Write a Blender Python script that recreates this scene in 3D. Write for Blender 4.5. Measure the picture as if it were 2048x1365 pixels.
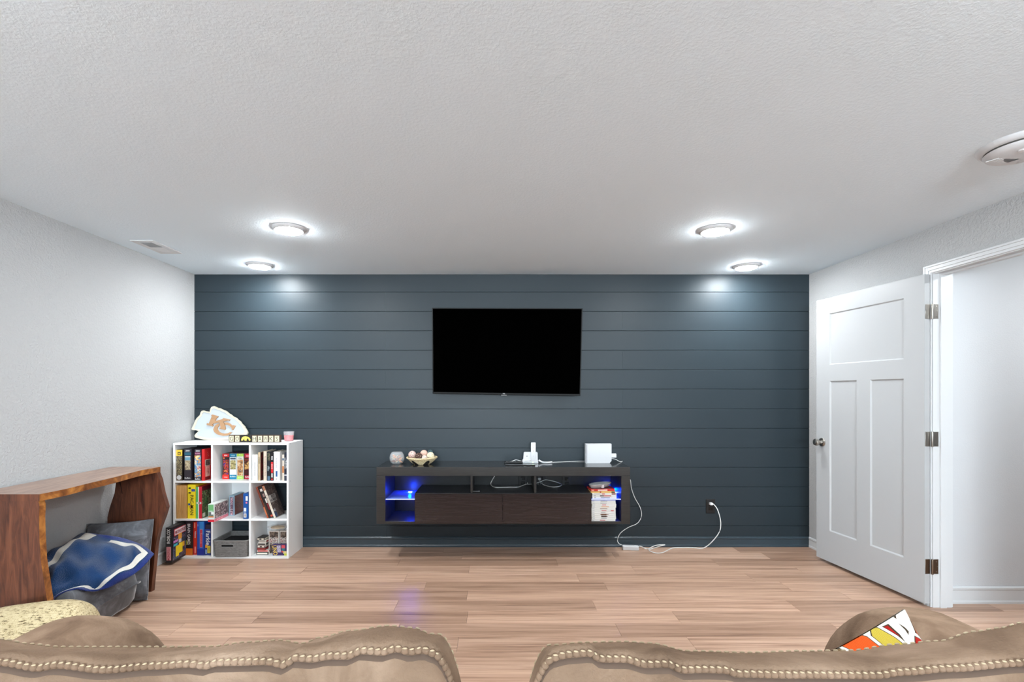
import bpy, bmesh, math, random
from mathutils import Vector, Matrix
PI = math.pi
rnd = random.Random(7)
for o in list(bpy.data.objects): bpy.data.objects.remove(o)
S = bpy.context.scene
COL = S.collection

# ------------------------------------------------------------------ camera, world, exposure
F, VX, VY, CH = 990.0, 995.0, 787.0, 1.307        # focal length and vanishing point in pixels, camera height in m
cd = bpy.data.cameras.new('camera'); cam = bpy.data.objects.new('camera', cd); COL.objects.link(cam)
cam.location = (0, 0, CH); cam.rotation_euler = (PI/2, 0, 0)
cd.sensor_width = 36; cd.lens = F/2048*36
cd.shift_x = (1024-VX)/2048; cd.shift_y = (VY-682.5)/2048
cd.clip_start = 0.02
S.camera = cam
w = bpy.data.worlds.new('world'); S.world = w; w.use_nodes = True
w.node_tree.nodes['Background'].inputs[0].default_value = (0.6, 0.65, 0.7, 1)
w.node_tree.nodes['Background'].inputs[1].default_value = 0.05
S.view_settings.view_transform = 'Standard'; S.view_settings.look = 'None'
S.view_settings.gamma = 1; S.view_settings.use_curve_mapping = False
S.view_settings.exposure = 1.18
LENS = 148.0          # emission of the ceiling lamp lenses
FILL_W = 345.0        # power of an added area light behind the camera, tilted up as ceiling fill
ld = bpy.data.lights.new('window_daylight', 'AREA'); ld.shape = 'RECTANGLE'; ld.size = 2.5; ld.size_y = 0.8; ld.energy = FILL_W; ld.color = (0.80, 0.92, 1.0)
lo = bpy.data.objects.new('window_daylight', ld); COL.objects.link(lo); lo.location = (0.0, -5.03, 1.62); lo.rotation_euler = (PI/2+0.85, 0, 0)
RX0, RX1, RY0, RY1, RH = -2.58, 2.653, -5.0, 4.213, 2.32

def PX(px, Y): return (px-VX)*Y/F
def PZ(py, Y): return CH-(py-VY)*Y/F
def P(px, py, Y): return Vector((PX(px, Y), Y, PZ(py, Y)))

# ------------------------------------------------------------------ materials
def lin(c):
    r = []
    for v in c[:3]:
        v = v/255.0
        r.append(v/12.92 if v <= 0.04045 else ((v+0.055)/1.055)**2.4)
    return (r[0], r[1], r[2], 1)
MC = {}
def mat(name, col, rough=0.5, metal=0.0, spec=0.5, **kw):
    if name in MC: return MC[name]
    m = bpy.data.materials.new(name); m.use_nodes = True
    b = m.node_tree.nodes['Principled BSDF']
    b.inputs['Base Color'].default_value = lin(col)
    b.inputs['Roughness'].default_value = rough
    b.inputs['Metallic'].default_value = metal
    b.inputs['Specular IOR Level'].default_value = spec
    for k, v in kw.items():
        b.inputs[k.replace('_', ' ')].default_value = v
    MC[name] = m
    return m
def nodes(m):
    nt = m.node_tree
    return nt, nt.nodes['Principled BSDF'], (lambda t: nt.nodes.new(t)), (lambda a, b: nt.links.new(a, b))
def coords(m, scale=(1, 1, 1), kind='Object', rand=False):
    nt, b, N, L = nodes(m)
    tc = N('ShaderNodeTexCoord'); mp = N('ShaderNodeMapping')
    mp.inputs['Scale'].default_value = scale
    L(tc.outputs[kind], mp.inputs['Vector'])
    if rand:
        oi = N('ShaderNodeObjectInfo'); vm = N('ShaderNodeVectorMath'); vm.operation = 'SCALE'
        vm.inputs[0].default_value = (37.0, 91.0, 53.0)
        L(oi.outputs['Random'], vm.inputs['Scale']); L(vm.outputs[0], mp.inputs['Location'])
        return mp.outputs[0], oi.outputs['Random']
    return mp.outputs[0], None
def noise(m, vec, scale, detail=3, rough=0.5, dist=0.0):
    nt, b, N, L = nodes(m)
    n = N('ShaderNodeTexNoise'); n.inputs['Scale'].default_value = scale
    n.inputs['Detail'].default_value = detail; n.inputs['Roughness'].default_value = rough
    n.inputs['Distortion'].default_value = dist
    L(vec, n.inputs['Vector'])
    return n.outputs['Fac']
def ramp(m, fac, stops, const=False):
    nt, b, N, L = nodes(m)
    r = N('ShaderNodeValToRGB'); cr = r.color_ramp
    if const: cr.interpolation = 'CONSTANT'
    while len(cr.elements) < len(stops): cr.elements.new(0.5)
    for e, (p, c) in zip(cr.elements, stops):
        e.position = p; e.color = lin(c)
    L(fac, r.inputs['Fac'])
    return r.outputs['Color']
def mixc(m, fac, a, b2, mode='MIX'):
    nt, b, N, L = nodes(m)
    x = N('ShaderNodeMix'); x.data_type = 'RGBA'; x.blend_type = mode
    if isinstance(fac, float): x.inputs['Factor'].default_value = fac
    else: L(fac, x.inputs['Factor'])
    for sock, v in ((x.inputs['A'], a), (x.inputs['B'], b2)):
        if isinstance(v, tuple): sock.default_value = lin(v)
        else: L(v, sock)
    return x.outputs['Result']
def setc(m, c): nodes(m)[3](c, nodes(m)[1].inputs['Base Color'])
def bump(m, h, strength, dist=0.01):
    nt, b, N, L = nodes(m)
    n = N('ShaderNodeBump'); n.inputs['Strength'].default_value = strength; n.inputs['Distance'].default_value = dist
    L(h, n.inputs['Height']); L(n.outputs[0], b.inputs['Normal'])
def emit(name, col, strength, base=(255, 255, 255)):
    m = mat(name, base, 0.4)
    b = m.node_tree.nodes['Principled BSDF']
    b.inputs['Emission Color'].default_value = lin(col); b.inputs['Emission Strength'].default_value = strength
    return m
def art(name, cols, scale=40, rough=0.35, detail=4, dist=0.6):
    """busy printed picture: noise broken into flat printed colours"""
    if name in MC: return MC[name]
    m = mat(name, cols[0], rough)
    v, _ = coords(m)
    f = noise(m, v, scale, detail, 0.6, dist)
    n = len(cols)
    setc(m, ramp(m, f, [(0.34+0.32*i/max(1, n-1) if i else 0.0, c) for i, c in enumerate(cols)], True))
    return m

# plaster with fine knock-down texture
def plaster(name, col, scale, strength, rough=0.75):
    m = mat(name, col, rough, spec=0.25)
    v, _ = coords(m)
    a = noise(m, v, scale, 4, 0.6, 0.4)
    nt, b, N, L = nodes(m)
    r = N('ShaderNodeMapRange'); r.inputs[1].default_value = 0.42; r.inputs[2].default_value = 0.62
    L(a, r.inputs[0]); bump(m, r.outputs[0], strength, 0.004)
    return m
M_wall = plaster('wall_paint', (181, 181, 181), 70, 0.48)
M_wall_smooth = plaster('hall_paint', (203, 204, 206), 110, 0.12)
M_ceil = plaster('ceiling_paint', (230, 242, 250), 85, 0.16, 0.8)
M_trim = mat('white_trim', (208, 209, 210), 0.35)
M_door = mat('door_paint', (176, 177, 178), 0.4)
M_navy = mat('slate_blue_paint', (39, 49, 55), 0.44, spec=0.30)
v, _ = coords(M_navy, (1, 1, 1)); bump(M_navy, noise(M_navy, v, 160, 3), 0.10, 0.002)
M_navytrim = mat('slate_blue_trim', (52, 66, 75), 0.3)
M_white_mel = mat('white_laminate', (244, 244, 243), 0.4)

M_floor = mat('vinyl_plank', (176, 146, 130), 0.36, spec=0.4)
v, r_ = coords(M_floor, (0.55, 15.0, 1.0), rand=True)
g1 = noise(M_floor, v, 1.7, 7, 0.66, 0.6)
v2, _ = coords(M_floor, (0.9, 64.0, 1.0), rand=True)
g2 = noise(M_floor, v2, 2.4, 5, 0.6, 0.3)
c1 = ramp(M_floor, g1, [(0.28, (140, 108, 92)), (0.42, (184, 152, 131)), (0.56, (206, 174, 153)), (0.75, (220, 191, 171))])
c2 = ramp(M_floor, g2, [(0.30, (112, 88, 78)), (0.40, (206, 194, 187)), (0.50, (248, 245, 242)), (0.7, (255, 255, 255))])
cc = mixc(M_floor, 0.6, c1, c2, 'MULTIPLY')
tone = ramp(M_floor, r_, [(0.0, (214, 206, 200)), (0.5, (244, 240, 236)), (1.0, (255, 250, 246))])
setc(M_floor, mixc(M_floor, 1.0, cc, tone, 'MULTIPLY'))
M_floorgap = mat('floor_joint', (96, 74, 64), 0.7)

def wood(name, dark, mid, light, scl, rough=0.35, coat=0.0):
    m = mat(name, mid, rough)
    v, _ = coords(m, scl)
    a = noise(m, v, 2.2, 6, 0.6, 1.1)
    setc(m, ramp(m, a, [(0.28, dark), (0.5, mid), (0.72, light)]))
    m.node_tree.nodes['Principled BSDF'].inputs['Coat Weight'].default_value = coat
    m.node_tree.nodes['Principled BSDF'].inputs['Coat Roughness'].default_value = 0.25
    return m
M_walnut_v = wood('walnut_upright', (50, 25, 15), (92, 50, 32), (118, 70, 46), (16, 16, 2.2), 0.38, 0.2)
M_walnut_sheen = wood('walnut_flat', (104, 70, 52), (148, 110, 86), (176, 138, 112), (14, 2.2, 14), 0.3, 0.5)  # paler than the upright walnut: the top's sheen is put into the colour
M_live = wood('live_edge', (78, 42, 20), (140, 84, 38), (196, 132, 62), (12, 6, 6), 0.45)
M_ebony = wood('black_wood_gloss', (24, 19, 20), (38, 30, 31), (52, 43, 43), (2.0, 20, 40), 0.22, 0.3)
M_black_mel = mat('black_melamine', (44, 42, 40), 0.30)
v, _ = coords(M_black_mel, (3, 40, 40)); setc(M_black_mel, ramp(M_black_mel, noise(M_black_mel, v, 3, 3), [(0.3, (38, 36, 35)), (0.7, (50, 48, 45))]))
M_black_in = mat('black_carcass', (24, 25, 27), 0.35)
M_blackpl = mat('black_plastic', (18, 18, 19), 0.4)
M_screen = mat('screen_glass', (1, 1, 1), 0.6, spec=0.0)
M_bezel = mat('bezel', (20, 21, 22), 0.5, spec=0.2)
M_nickel = mat('brushed_nickel', (170, 165, 158), 0.28, 1.0)
M_bronze = mat('aged_nickel', (128, 112, 98), 0.35, 1.0)
M_whitepl = mat('white_plastic', (220, 220, 222), 0.3)
M_whitepl2 = mat('white_plastic_matt', (206, 207, 209), 0.5)
M_cord = mat('white_cord', (228, 228, 226), 0.45)
M_greypl = mat('grey_plastic', (120, 121, 122), 0.4)
M_lens = emit('lamp_lens', (246, 252, 255), LENS)
M_led = emit('blue_led', (50, 70, 255), 40)
M_ledwhite = emit('led_core', (120, 160, 255), 22)
M_glow = emit('green_charge_light', (170, 255, 120), 3)
M_glass = mat('clear_glass', (244, 248, 250), 0.03, Alpha=0.16)
M_shelfglass = mat('frosted_glass_shelf', (120, 150, 255), 0.22, Transmission_Weight=0.25, IOR=1.3)  # some of the blue LED light is put into the glass colour
M_edge = emit('glass_lit_edge', (96, 130, 255), 1.3)  # emission stands in for LED light leaving the glass edge
M_clear = mat('clear_film', (240, 240, 238), 0.15, Alpha=0.28)

M_suede = mat('tan_suede', (130, 108, 90), 0.95, spec=0.08)
v, _ = coords(M_suede)
a = noise(M_suede, v, 9, 5, 0.6, 0.6); b_ = noise(M_suede, v, 260, 2)
setc(M_suede, ramp(M_suede, a, [(0.28, (98, 79, 64)), (0.5, (124, 102, 84)), (0.72, (150, 127, 108))]))
b2s = noise(M_suede, v, 26, 4, 0.6, 0.8); bump(M_suede, mixc(M_suede, 0.5, b_, b2s), 0.35, 0.006)
M_thread = mat('cream_thread', (172, 154, 126), 0.85)
M_crease_shade = mat('seam_crease', (88, 70, 58), 0.95)  # darker suede tone painted in for the shade under the welt
M_velvet = mat('grey_velvet', (62, 64, 68), 0.85, Sheen_Weight=0.9, Sheen_Roughness=0.35)
v, _ = coords(M_velvet); a = noise(M_velvet, v, 7, 6, 0.65, 1.6)
setc(M_velvet, ramp(M_velvet, a, [(0.3, (62, 63, 66)), (0.5, (84, 85, 90)), (0.62, (112, 113, 120)), (0.74, (160, 161, 168))]))  # palest noise patches stand in for highlights on the velvet
M_cream = mat('cream_weave', (222, 206, 160), 0.9, spec=0.1)
v, _ = coords(M_cream, (36, 190, 170)); a = noise(M_cream, v, 1.0, 3, 0.7)
v2, _ = coords(M_cream, (320, 70, 90)); a2 = noise(M_cream, v2, 1.0, 3, 0.7)
cA = ramp(M_cream, a, [(0.37, (84, 70, 50)), (0.425, (186, 168, 132)), (0.7, (206, 190, 154))])
cB = ramp(M_cream, a2, [(0.34, (170, 152, 112)), (0.44, (255, 255, 255))])
setc(M_cream, mixc(M_cream, 0.8, cA, cB, 'MULTIPLY')); bump(M_cream, a2, 0.5, 0.004)

# ------------------------------------------------------------------ mesh builder
class MB:
    def __init__(s): s.v = []; s.f = []; s.m = []; s.uv = {}
    def add(s, verts, faces, mi=0):
        o = len(s.v); s.v += [tuple(v) for v in verts]
        for f in faces: s.f.append(tuple(i+o for i in f)); s.m.append(mi)
        return s
    def box(s, x0, x1, y0, y1, z0, z1, mi=0, M=None, bev=0.0):
        bm = bmesh.new(); bmesh.ops.create_cube(bm, size=1)
        for v in bm.verts:
            v.co = Vector(((x0+x1)/2+v.co.x*(x1-x0), (y0+y1)/2+v.co.y*(y1-y0), (z0+z1)/2+v.co.z*(z1-z0)))
        if bev > 0:
            bmesh.ops.bevel(bm, geom=bm.edges[:], offset=bev, segments=2 if bev > 0.004 else 1, affect='EDGES', profile=0.5)
        s.bm(bm, mi, M); return s
    def bm(s, bm, mi=0, M=None):
        bm.verts.ensure_lookup_table(); bm.verts.index_update()
        vs = [(M @ v.co if M else v.co.copy()) for v in bm.verts]
        s.add(vs, [[v.index for v in f.verts] for f in bm.faces], mi); bm.free(); return s
    def prism(s, poly, d0, d1, axis='y', mi=0, mside=None, M=None):
        """poly in the plane across axis; y: (x,z)  z: (x,y)  x: (y,z)"""
        def p3(p, d):
            q = {'y': (p[0], d, p[1]), 'z': (p[0], p[1], d), 'x': (d, p[0], p[1])}[axis]
            return M @ Vector(q) if M else q
        n = len(poly); o = len(s.v)
        s.v += [tuple(p3(p, d0)) for p in poly]+[tuple(p3(p, d1)) for p in poly]
        s.f.append(tuple(range(o, o+n))); s.m.append(mi)
        s.f.append(tuple(range(o+2*n-1, o+n-1, -1))); s.m.append(mi)
        for i in range(n):
            j = (i+1) % n
            s.f.append((o+i, o+j, o+n+j, o+n+i))
            s.m.append(mside[i] if isinstance(mside, list) else (mi if mside is None else mside))
        return s
    def lathe(s, prof, seg=24, mi=0, M=None, closed=False):
        o = len(s.v); n = len(prof)
        for k in range(seg):
            a = 2*PI*k/seg
            for r, z in prof:
                q = Vector((r*math.cos(a), r*math.sin(a), z)); s.v.append(tuple(M @ q if M else q))
        for k in range(seg):
            k2 = (k+1) % seg
            for i in range(n-1 if not closed else n):
                i2 = (i+1) % n
                s.f.append((o+k*n+i, o+k2*n+i, o+k2*n+i2, o+k*n+i2)); s.m.append(mi)
        return s
    def tube(s, pts, r, n=8, mi=0, sub=5, cyc=False):
        P_ = [Vector(p) for p in pts]; C = []
        m = len(P_)
        for i in range(m if cyc else m-1):
            p0 = P_[(i-1) % m if cyc else max(0, i-1)]; p1 = P_[i]; p2 = P_[(i+1) % m]; p3 = P_[(i+2) % m if cyc else min(m-1, i+2)]
            for k in range(sub):
                t = k/sub
                C.append(0.5*((2*p1)+(p2-p0)*t+(2*p0-5*p1+4*p2-p3)*t*t+(3*p1-p0-3*p2+p3)*t**3))
        if not cyc: C.append(P_[-1])
        o = len(s.v); L = len(C); up = Vector((0, 0, 1))
        for i, c in enumerate(C):
            d = (C[(i+1) % L if cyc else min(L-1, i+1)]-C[(i-1) % L if cyc else max(0, i-1)])
            if d.length < 1e-9: d = Vector((1, 0, 0))
            d.normalize()
            a = d.cross(up if abs(d.z) < 0.95 else Vector((1, 0, 0))).normalized(); b = d.cross(a)
            for k in range(n):
                t = 2*PI*k/n; s.v.append(tuple(c+a*r*math.cos(t)+b*r*math.sin(t)))
        for i in range(L if cyc else L-1):
            i2 = (i+1) % L
            for k in range(n):
                k2 = (k+1) % n
                s.f.append((o+i*n+k, o+i*n+k2, o+i2*n+k2, o+i2*n+k)); s.m.append(mi)
        if not cyc:
            s.f.append(tuple(o+k for k in range(n))); s.m.append(mi)
            s.f.append(tuple(o+(L-1)*n+k for k in range(n-1, -1, -1))); s.m.append(mi)
        return s
    def ball(s, c, r, seg=16, rings=10, mi=0, M=None, wob=0, seed=0):
        rr = random.Random(seed)
        prm = [(rr.uniform(-4, 4), rr.uniform(-4, 4), rr.uniform(-4, 4), rr.uniform(0, 6)) for _ in range(4)]
        bm = bmesh.new(); bmesh.ops.create_uvsphere(bm, u_segments=seg, v_segments=rings, radius=1)
        for v in bm.verts:
            k = 1+wob*sum(math.sin(a*v.co.x+b*v.co.y+d*v.co.z+e) for a, b, d, e in prm)/2
            rad = r if isinstance(r, (tuple, list)) else (r, r, r)
            v.co = Vector((v.co.x*rad[0]*k, v.co.y*rad[1]*k, v.co.z*rad[2]*k))
        T = Matrix.Translation(Vector(c)) @ (M if M else Matrix())
        return s.bm(bm, mi, T)
    def grid(s, fn, nu, nv, mi=0, uv=True, close_u=False):
        o = len(s.v)
        for j in range(nv+1):
            for i in range(nu+1):
                s.v.append(tuple(fn(i/nu, j/nv))); s.uv[len(s.v)-1] = (i/nu, j/nv)
        for j in range(nv):
            for i in range(nu):
                a = o+j*(nu+1)+i
                s.f.append((a, a+1, a+nu+2, a+nu+1)); s.m.append(mi)
        return s
    def build(s, name, mats, parent=None, loc=None, rot=None, smooth=False, fixn=True):
        me = bpy.data.meshes.new(name); me.from_pydata(s.v, [], s.f)
        for m in (mats if isinstance(mats, (list, tuple)) else [mats]): me.materials.append(m)
        me.polygons.foreach_set('material_index', s.m)
        if s.uv:
            ul = me.uv_layers.new(name='UVMap')
            for lp in me.loops: ul.data[lp.index].uv = s.uv.get(lp.vertex_index, (0, 0))
        if fixn:
            bm = bmesh.new(); bm.from_mesh(me); bmesh.ops.recalc_face_normals(bm, faces=bm.faces); bm.to_mesh(me); bm.free()
        if smooth:
            me.polygons.foreach_set('use_smooth', [True]*len(me.polygons))
            if smooth != 'all': me.set_sharp_from_angle(angle=math.radians(40))
        me.update()
        o = bpy.data.objects.new(name, me); COL.objects.link(o)
        if parent: o.parent = parent
        if loc is not None: o.location = loc
        if rot is not None: o.rotation_euler = rot
        return o

def tag(o, label=None, cat=None, group=None, kind=None):
    if label: o['label'] = label
    if cat: o['category'] = cat
    if group: o['group'] = group
    if kind: o['kind'] = kind
    return o
def thing(name, label, cat, loc=(0, 0, 0), rz=0.0, group=None, rot=None, kind=None):
    o = bpy.data.objects.new(name, None); COL.objects.link(o); o.empty_display_size = 0.05
    o.location = loc; o.rotation_euler = rot if rot else (0, 0, rz)
    return tag(o, label, cat, group, kind)
def inst(src, name, parent=None, loc=None, rot=None):
    o = src.copy(); o.name = name; COL.objects.link(o)
    if parent: o.parent = parent
    if loc is not None: o.location = loc
    if rot is not None: o.rotation_euler = rot
    return o
TXT = {}
def text_mesh(txt, bold=0.0):
    """verts / faces of a word centred on the origin with cap height about 1"""
    key = (txt, bold)
    if key in TXT: return TXT[key]
    cu = bpy.data.curves.new('word', 'FONT'); cu.body = txt; cu.size = 1.4; cu.align_x = 'CENTER'; cu.align_y = 'CENTER'
    cu.resolution_u = 2; cu.offset = bold
    ob = bpy.data.objects.new('word', cu); COL.objects.link(ob)
    dg = bpy.context.evaluated_depsgraph_get()
    me = bpy.data.meshes.new_from_object(ob.evaluated_get(dg))
    vs = [v.co.copy() for v in me.vertices]; fs = [tuple(p.vertices) for p in me.polygons]
    if vs:
        cx = (min(v.x for v in vs)+max(v.x for v in vs))/2; cy = (min(v.y for v in vs)+max(v.y for v in vs))/2
        for v in vs: v.x -= cx; v.y -= cy
    bpy.data.objects.remove(ob); bpy.data.meshes.remove(me); bpy.data.curves.remove(cu)
    TXT[key] = (vs, fs); return TXT[key]
def word(mb, txt, M, height, mi=0, maxlen=None, bold=0.0):
    vs, fs = text_mesh(txt, bold)
    if not vs: return
    L = max(v.x for v in vs)-min(v.x for v in vs)
    sx = height
    if maxlen and L*height > maxlen: sx = maxlen/L
    mb.add([M @ Vector((v.x*sx, v.y*height, 0)) for v in vs], fs, mi)
def ink(c):
    return mat('ink_%d_%d_%d' % tuple(c), c, 0.4)

# ------------------------------------------------------------------ setting
fl = MB().box(RX0, 4.3, RY0, RY1, -0.1, -0.004).build('floor', M_floorgap)
tag(fl, 'pinkish tan wood plank floor', 'floor', kind='structure')
PW, PLN = 0.156, 1.22
def plank_mesh(L, W=PW):
    b = MB().box(0, L-0.0012, 0, W-0.0012, -0.004, 0.0, bev=0.0006)
    return b
full_plank = None; far_planks = MB()
row = 0; y = RY1
while y > RY0+0.01:
    W = min(PW, y-RY0)
    xend = 4.25 if (y-W < 3.07 and y > 1.0) else RX1+0.003
    x = RX0-rnd.uniform(0.0, 0.95)
    while x < xend-0.02:
        xa, xb = max(x, RX0), min(x+PLN, xend)
        if xb-xa > 0.03:
            if y < -0.6:
                far_planks.box(xa, xb-0.0012, y-W, y-0.0012, -0.004, 0)
            elif xb-xa > PLN-0.001 and W == PW:
                if full_plank is None:
                    full_plank = plank_mesh(PLN).build('plank', M_floor, fl, (xa, y-W, 0))
                else: inst(full_plank, 'plank', fl, (xa, y-W, 0))
            else: plank_mesh(xb-xa, W).build('plank', M_floor, fl, (xa, y-W, 0))
        x += PLN
    y -= PW; row += 1
tag(far_planks.build('plank', M_floor, fl), kind='stuff')

c = MB().box(RX0-0.1, 4.4, RY0-0.1, RY1+0.1, RH, RH+0.1).build('ceiling', M_ceil); tag(c, 'white textured ceiling', 'ceiling', kind='structure')
c = MB().box(RX0-0.1, RX0, RY0-0.1, RY1+0.1, -0.1, RH).build('wall_left', M_wall); tag(c, 'white textured wall on the left', 'wall', kind='structure')
WX, WH0, WH1 = 1.35, 1.10, 2.14       # half width, sill and head height of the added rear window
c = MB()
c.box(RX0-0.1, 4.4, RY0-0.1, RY0, -0.1, WH0).box(RX0-0.1, 4.4, RY0-0.1, RY0, WH1, RH)
for xa, xb in ((RX0-0.1, -WX), (WX, 4.4)): c.box(xa, xb, RY0-0.1, RY0, WH0, WH1)
c = c.build('wall_rear', M_wall); tag(c, 'white wall behind the sofa', 'wall', kind='structure')
OPN0, OPN1, OPZ = 2.116, 3.016, 2.036         # doorway in the right wall
WT = 0.117
b = MB().box(RX1, RX1+WT, OPN1+0.02, RY1+0.1, -0.1, RH).box(RX1, RX1+WT, OPN0-0.02, OPN1+0.02, OPZ+0.02, RH).box(RX1, RX1+WT, RY0, OPN0-0.02, -0.1, RH)
tag(b.build('wall_right', M_wall), 'white textured wall on the right with a doorway', 'wall', kind='structure')
HY = 3.081
tag(MB().box(RX1+WT, 4.4, HY, HY+0.1, -0.1, RH).build('wall_hall', M_wall_smooth), 'pale grey wall seen through the doorway', 'wall', kind='structure')
tag(MB().box(4.25, 4.4, RY0, HY, -0.1, RH).build('wall_hall_side', M_wall_smooth), 'side wall of the hall beyond the doorway', 'wall', kind='structure')

# back wall: planks over a backing board
wb = MB().box(RX0, RX1+WT, RY1+0.006, RY1+0.1, -0.1, RH).build('wall_back', M_navy)
tag(wb, 'dark slate blue plank wall behind the television', 'wall', kind='structure')
ys = [549, 584.5, 623.5, 662, 701, 740, 779, 818.5, 857.5, 896.5, 935.5, 974.5, 1013.5, 1052.5, 1094]
jl, jr = PX(771, RY1), PX(1245, RY1)
for i in range(len(ys)-1):
    z1 = RH if i == 0 else PZ(ys[i], RY1); z0 = PZ(ys[i+1], RY1)
    cuts = [RX0, jl, RX1] if i % 2 == 1 else [RX0, jr, RX1]
    if i in (0,): cuts = [RX0, RX1]
    for a, b2 in zip(cuts[:-1], cuts[1:]):
        g = 0.0005
        L = b2-a; H = z1-z0
        q_ = [(0.0022, 0.0012), (0, 0.0032), (0, H-0.0032), (0.0022, H-0.0012), (0.008, H-0.0012), (0.008, 0.0012)]
        MB().prism(q_, 0.0003, L-0.0003, 'x').build('plank', M_navy, wb, (a, RY1, z0))

# added rear window, unseen behind the camera, to go with the fill light
for k, wx_ in enumerate((0.0,)):
    wn = thing('window_%d' % (k+1), 'wide white framed window high in the wall behind the sofa', 'window', (wx_, RY0, WH0), kind='structure')
    b = MB(); h_ = WH1-WH0
    b.box(-WX, -WX+0.05, -0.05, 0.01, 0, h_).box(WX-0.05, WX, -0.05, 0.01, 0, h_).box(-WX+0.05, WX-0.05, -0.05, 0.01, 0, 0.05).box(-WX+0.05, WX-0.05, -0.05, 0.01, h_-0.05, h_).box(-0.02, 0.02, -0.04, 0.0, 0.05, h_-0.05)
    b.build('window_frame', M_trim, wn)
    for s_ in (-1, 1): MB().box(min(s_*0.02, s_*(WX-0.05)), max(s_*0.02, s_*(WX-0.05)), -0.028, -0.022, 0.05, h_-0.05).build('pane', mat('window_glass', (250, 252, 252), 0.0, Alpha=0.08), wn)
# baseboards
def base_profile(h, t):
    return [(0, 0), (t, 0), (t, 0.012), (t*0.72, 0.020), (t*0.66, h-0.022), (t*0.9, h-0.016), (t*0.9, h-0.006), (t*0.5, h), (0, h)]
def baseboard(name, x0, y0, x1, y1, nx, ny, m, label, h=0.086, t=0.013):
    b = MB(); pr = base_profile(h, t); n = len(pr)
    vs = [(x0+nx*d, y0+ny*d, z) for d, z in pr]+[(x1+nx*d, y1+ny*d, z) for d, z in pr]
    b.add(vs, [tuple(range(n)), tuple(range(2*n-1, n-1, -1))]+[(i, (i+1) % n, n+(i+1) % n, n+i) for i in range(n)])
    return tag(b.build(name, m), label, 'baseboard', kind='structure')
baseboard('baseboard_back', RX0, RY1, RX1, RY1, 0, -1, M_navytrim, 'slate blue baseboard along the plank wall')
baseboard('baseboard_left', RX0, RY0, RX0, RY1, 1, 0, M_trim, 'white baseboard along the left wall', t=0.012)
baseboard('baseboard_right', RX1, OPN1+0.054, RX1, RY1, -1, 0, M_trim, 'white baseboard behind the open door', t=0.012)
baseboard('baseboard_right', RX1, RY0, RX1, OPN0-0.054, -1, 0, M_trim, 'white baseboard on the near side of the doorway', t=0.012)
baseboard('baseboard_hall', RX1+WT, HY, 4.25, HY, 0, -1, M_trim, 'white baseboard under the pale hall wall', h=0.104)
baseboard('baseboard_rear', RX0, RY0, RX1, RY0, 0, 1, M_trim, 'white baseboard behind the sofa')

# door frame
tr = thing('trim_1', 'white stepped casing and jamb around the doorway', 'door frame', (RX1, OPN1, 0), kind='structure')
def jl_box(*a, **k): return MB().box(*a, **k)
ol = OPN1-OPN0
b = MB().box(0, WT, 0, 0.02, 0, OPZ+0.02).box(0, WT, -ol-0.02, -ol, 0, OPZ+0.02).box(0, WT, -ol, 0, OPZ, OPZ+0.02)
b.build('jamb', M_trim, tr)
b = MB().box(0.040, 0.076, -0.011, 0, 0, OPZ, bev=0.001).box(0.040, 0.076, -ol, -ol+0.011, 0, OPZ, bev=0.001).box(0.040, 0.076, -ol+0.011, -0.011, OPZ-0.011, OPZ, bev=0.001)
b.build('door_stop', M_trim, tr)
for nm, x0, x1, s in (('casing', -0.017, 0.0, 1), ('casing', WT, WT+0.017, 1)):
    b = MB(); sg = -1 if x0 < 0 else 1
    f0 = 0 if x0 < 0 else WT
    for (w0, w1, th) in ((0.005, 0.020, 0.010), (0.020, 0.040, 0.013), (0.040, 0.052, 0.017)):
        xa, xb = sorted((f0, f0+sg*th))
        b.box(xa, xb, w0, w1, 0, OPZ+w1, bev=0.0012)
        b.box(xa, xb, -ol-w1, -ol-w0, 0, OPZ+w1, bev=0.0012)
        b.box(xa, xb, -ol-w0, w0, OPZ+w0, OPZ+w1, bev=0.0012)
    b.build(nm, M_trim, tr)

# open door, hinged on the far jamb and swung back against the right wall
DW, DT, DZ0, DZ1 = 0.883, 0.035, 0.0245, 2.033
ua = math.atan2(0.878, -0.093)
door = thing('door_1', 'white three panel door standing open against the right wall', 'door', (2.602, 3.016, 0), ua, kind='structure')
# local x along the leaf from the hinge, local y+ towards the room (rotated)
b = MB()
T0, T1 = -DT, 0.0     # local y: 0 = face to the room
def dbox(x0, x1, z0, z1): b.box(x0, x1, T0, T1, z0, z1)
s0, s1, s2, s3 = 0.139, 0.389, 0.502, 0.750
dbox(0, s0, DZ0, DZ1); dbox(s3, DW, DZ0, DZ1)
dbox(s0, s3, DZ0, 0.259); dbox(s0, s3, 1.40, 1.524); dbox(s0, s3, 1.913, DZ1); dbox(s1, s2, 0.259, 1.40)
b.build('door_leaf', M_door, door)
for (x0, x1, z0, z1) in ((s0, s3, 1.524, 1.913), (s0, s1, 0.259, 1.40), (s2, s3, 0.259, 1.40)):
    b = MB(); e = 0.008; d = 0.009
    # recessed panel with a sloped sticking on both faces
    for yf, sg in ((T1, -1), (T0, 1)):
        yi = yf+sg*d
        o_ = [(x0, yf, z0), (x1, yf, z0), (x1, yf, z1), (x0, yf, z1)]
        i_ = [(x0+e, yi, z0+e), (x1-e, yi, z0+e), (x1-e, yi, z1-e), (x0+e, yi, z1-e)]
        b.add(o_+i_, [(0, 1, 5, 4), (1, 2, 6, 5), (2, 3, 7, 6), (3, 0, 4, 7), (4, 5, 6, 7)])
    b.build('panel', M_door, door, fixn=False)
Rk = Matrix.Rotation(-PI/2, 4, 'X')          # lathe axis z -> local +y
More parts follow.
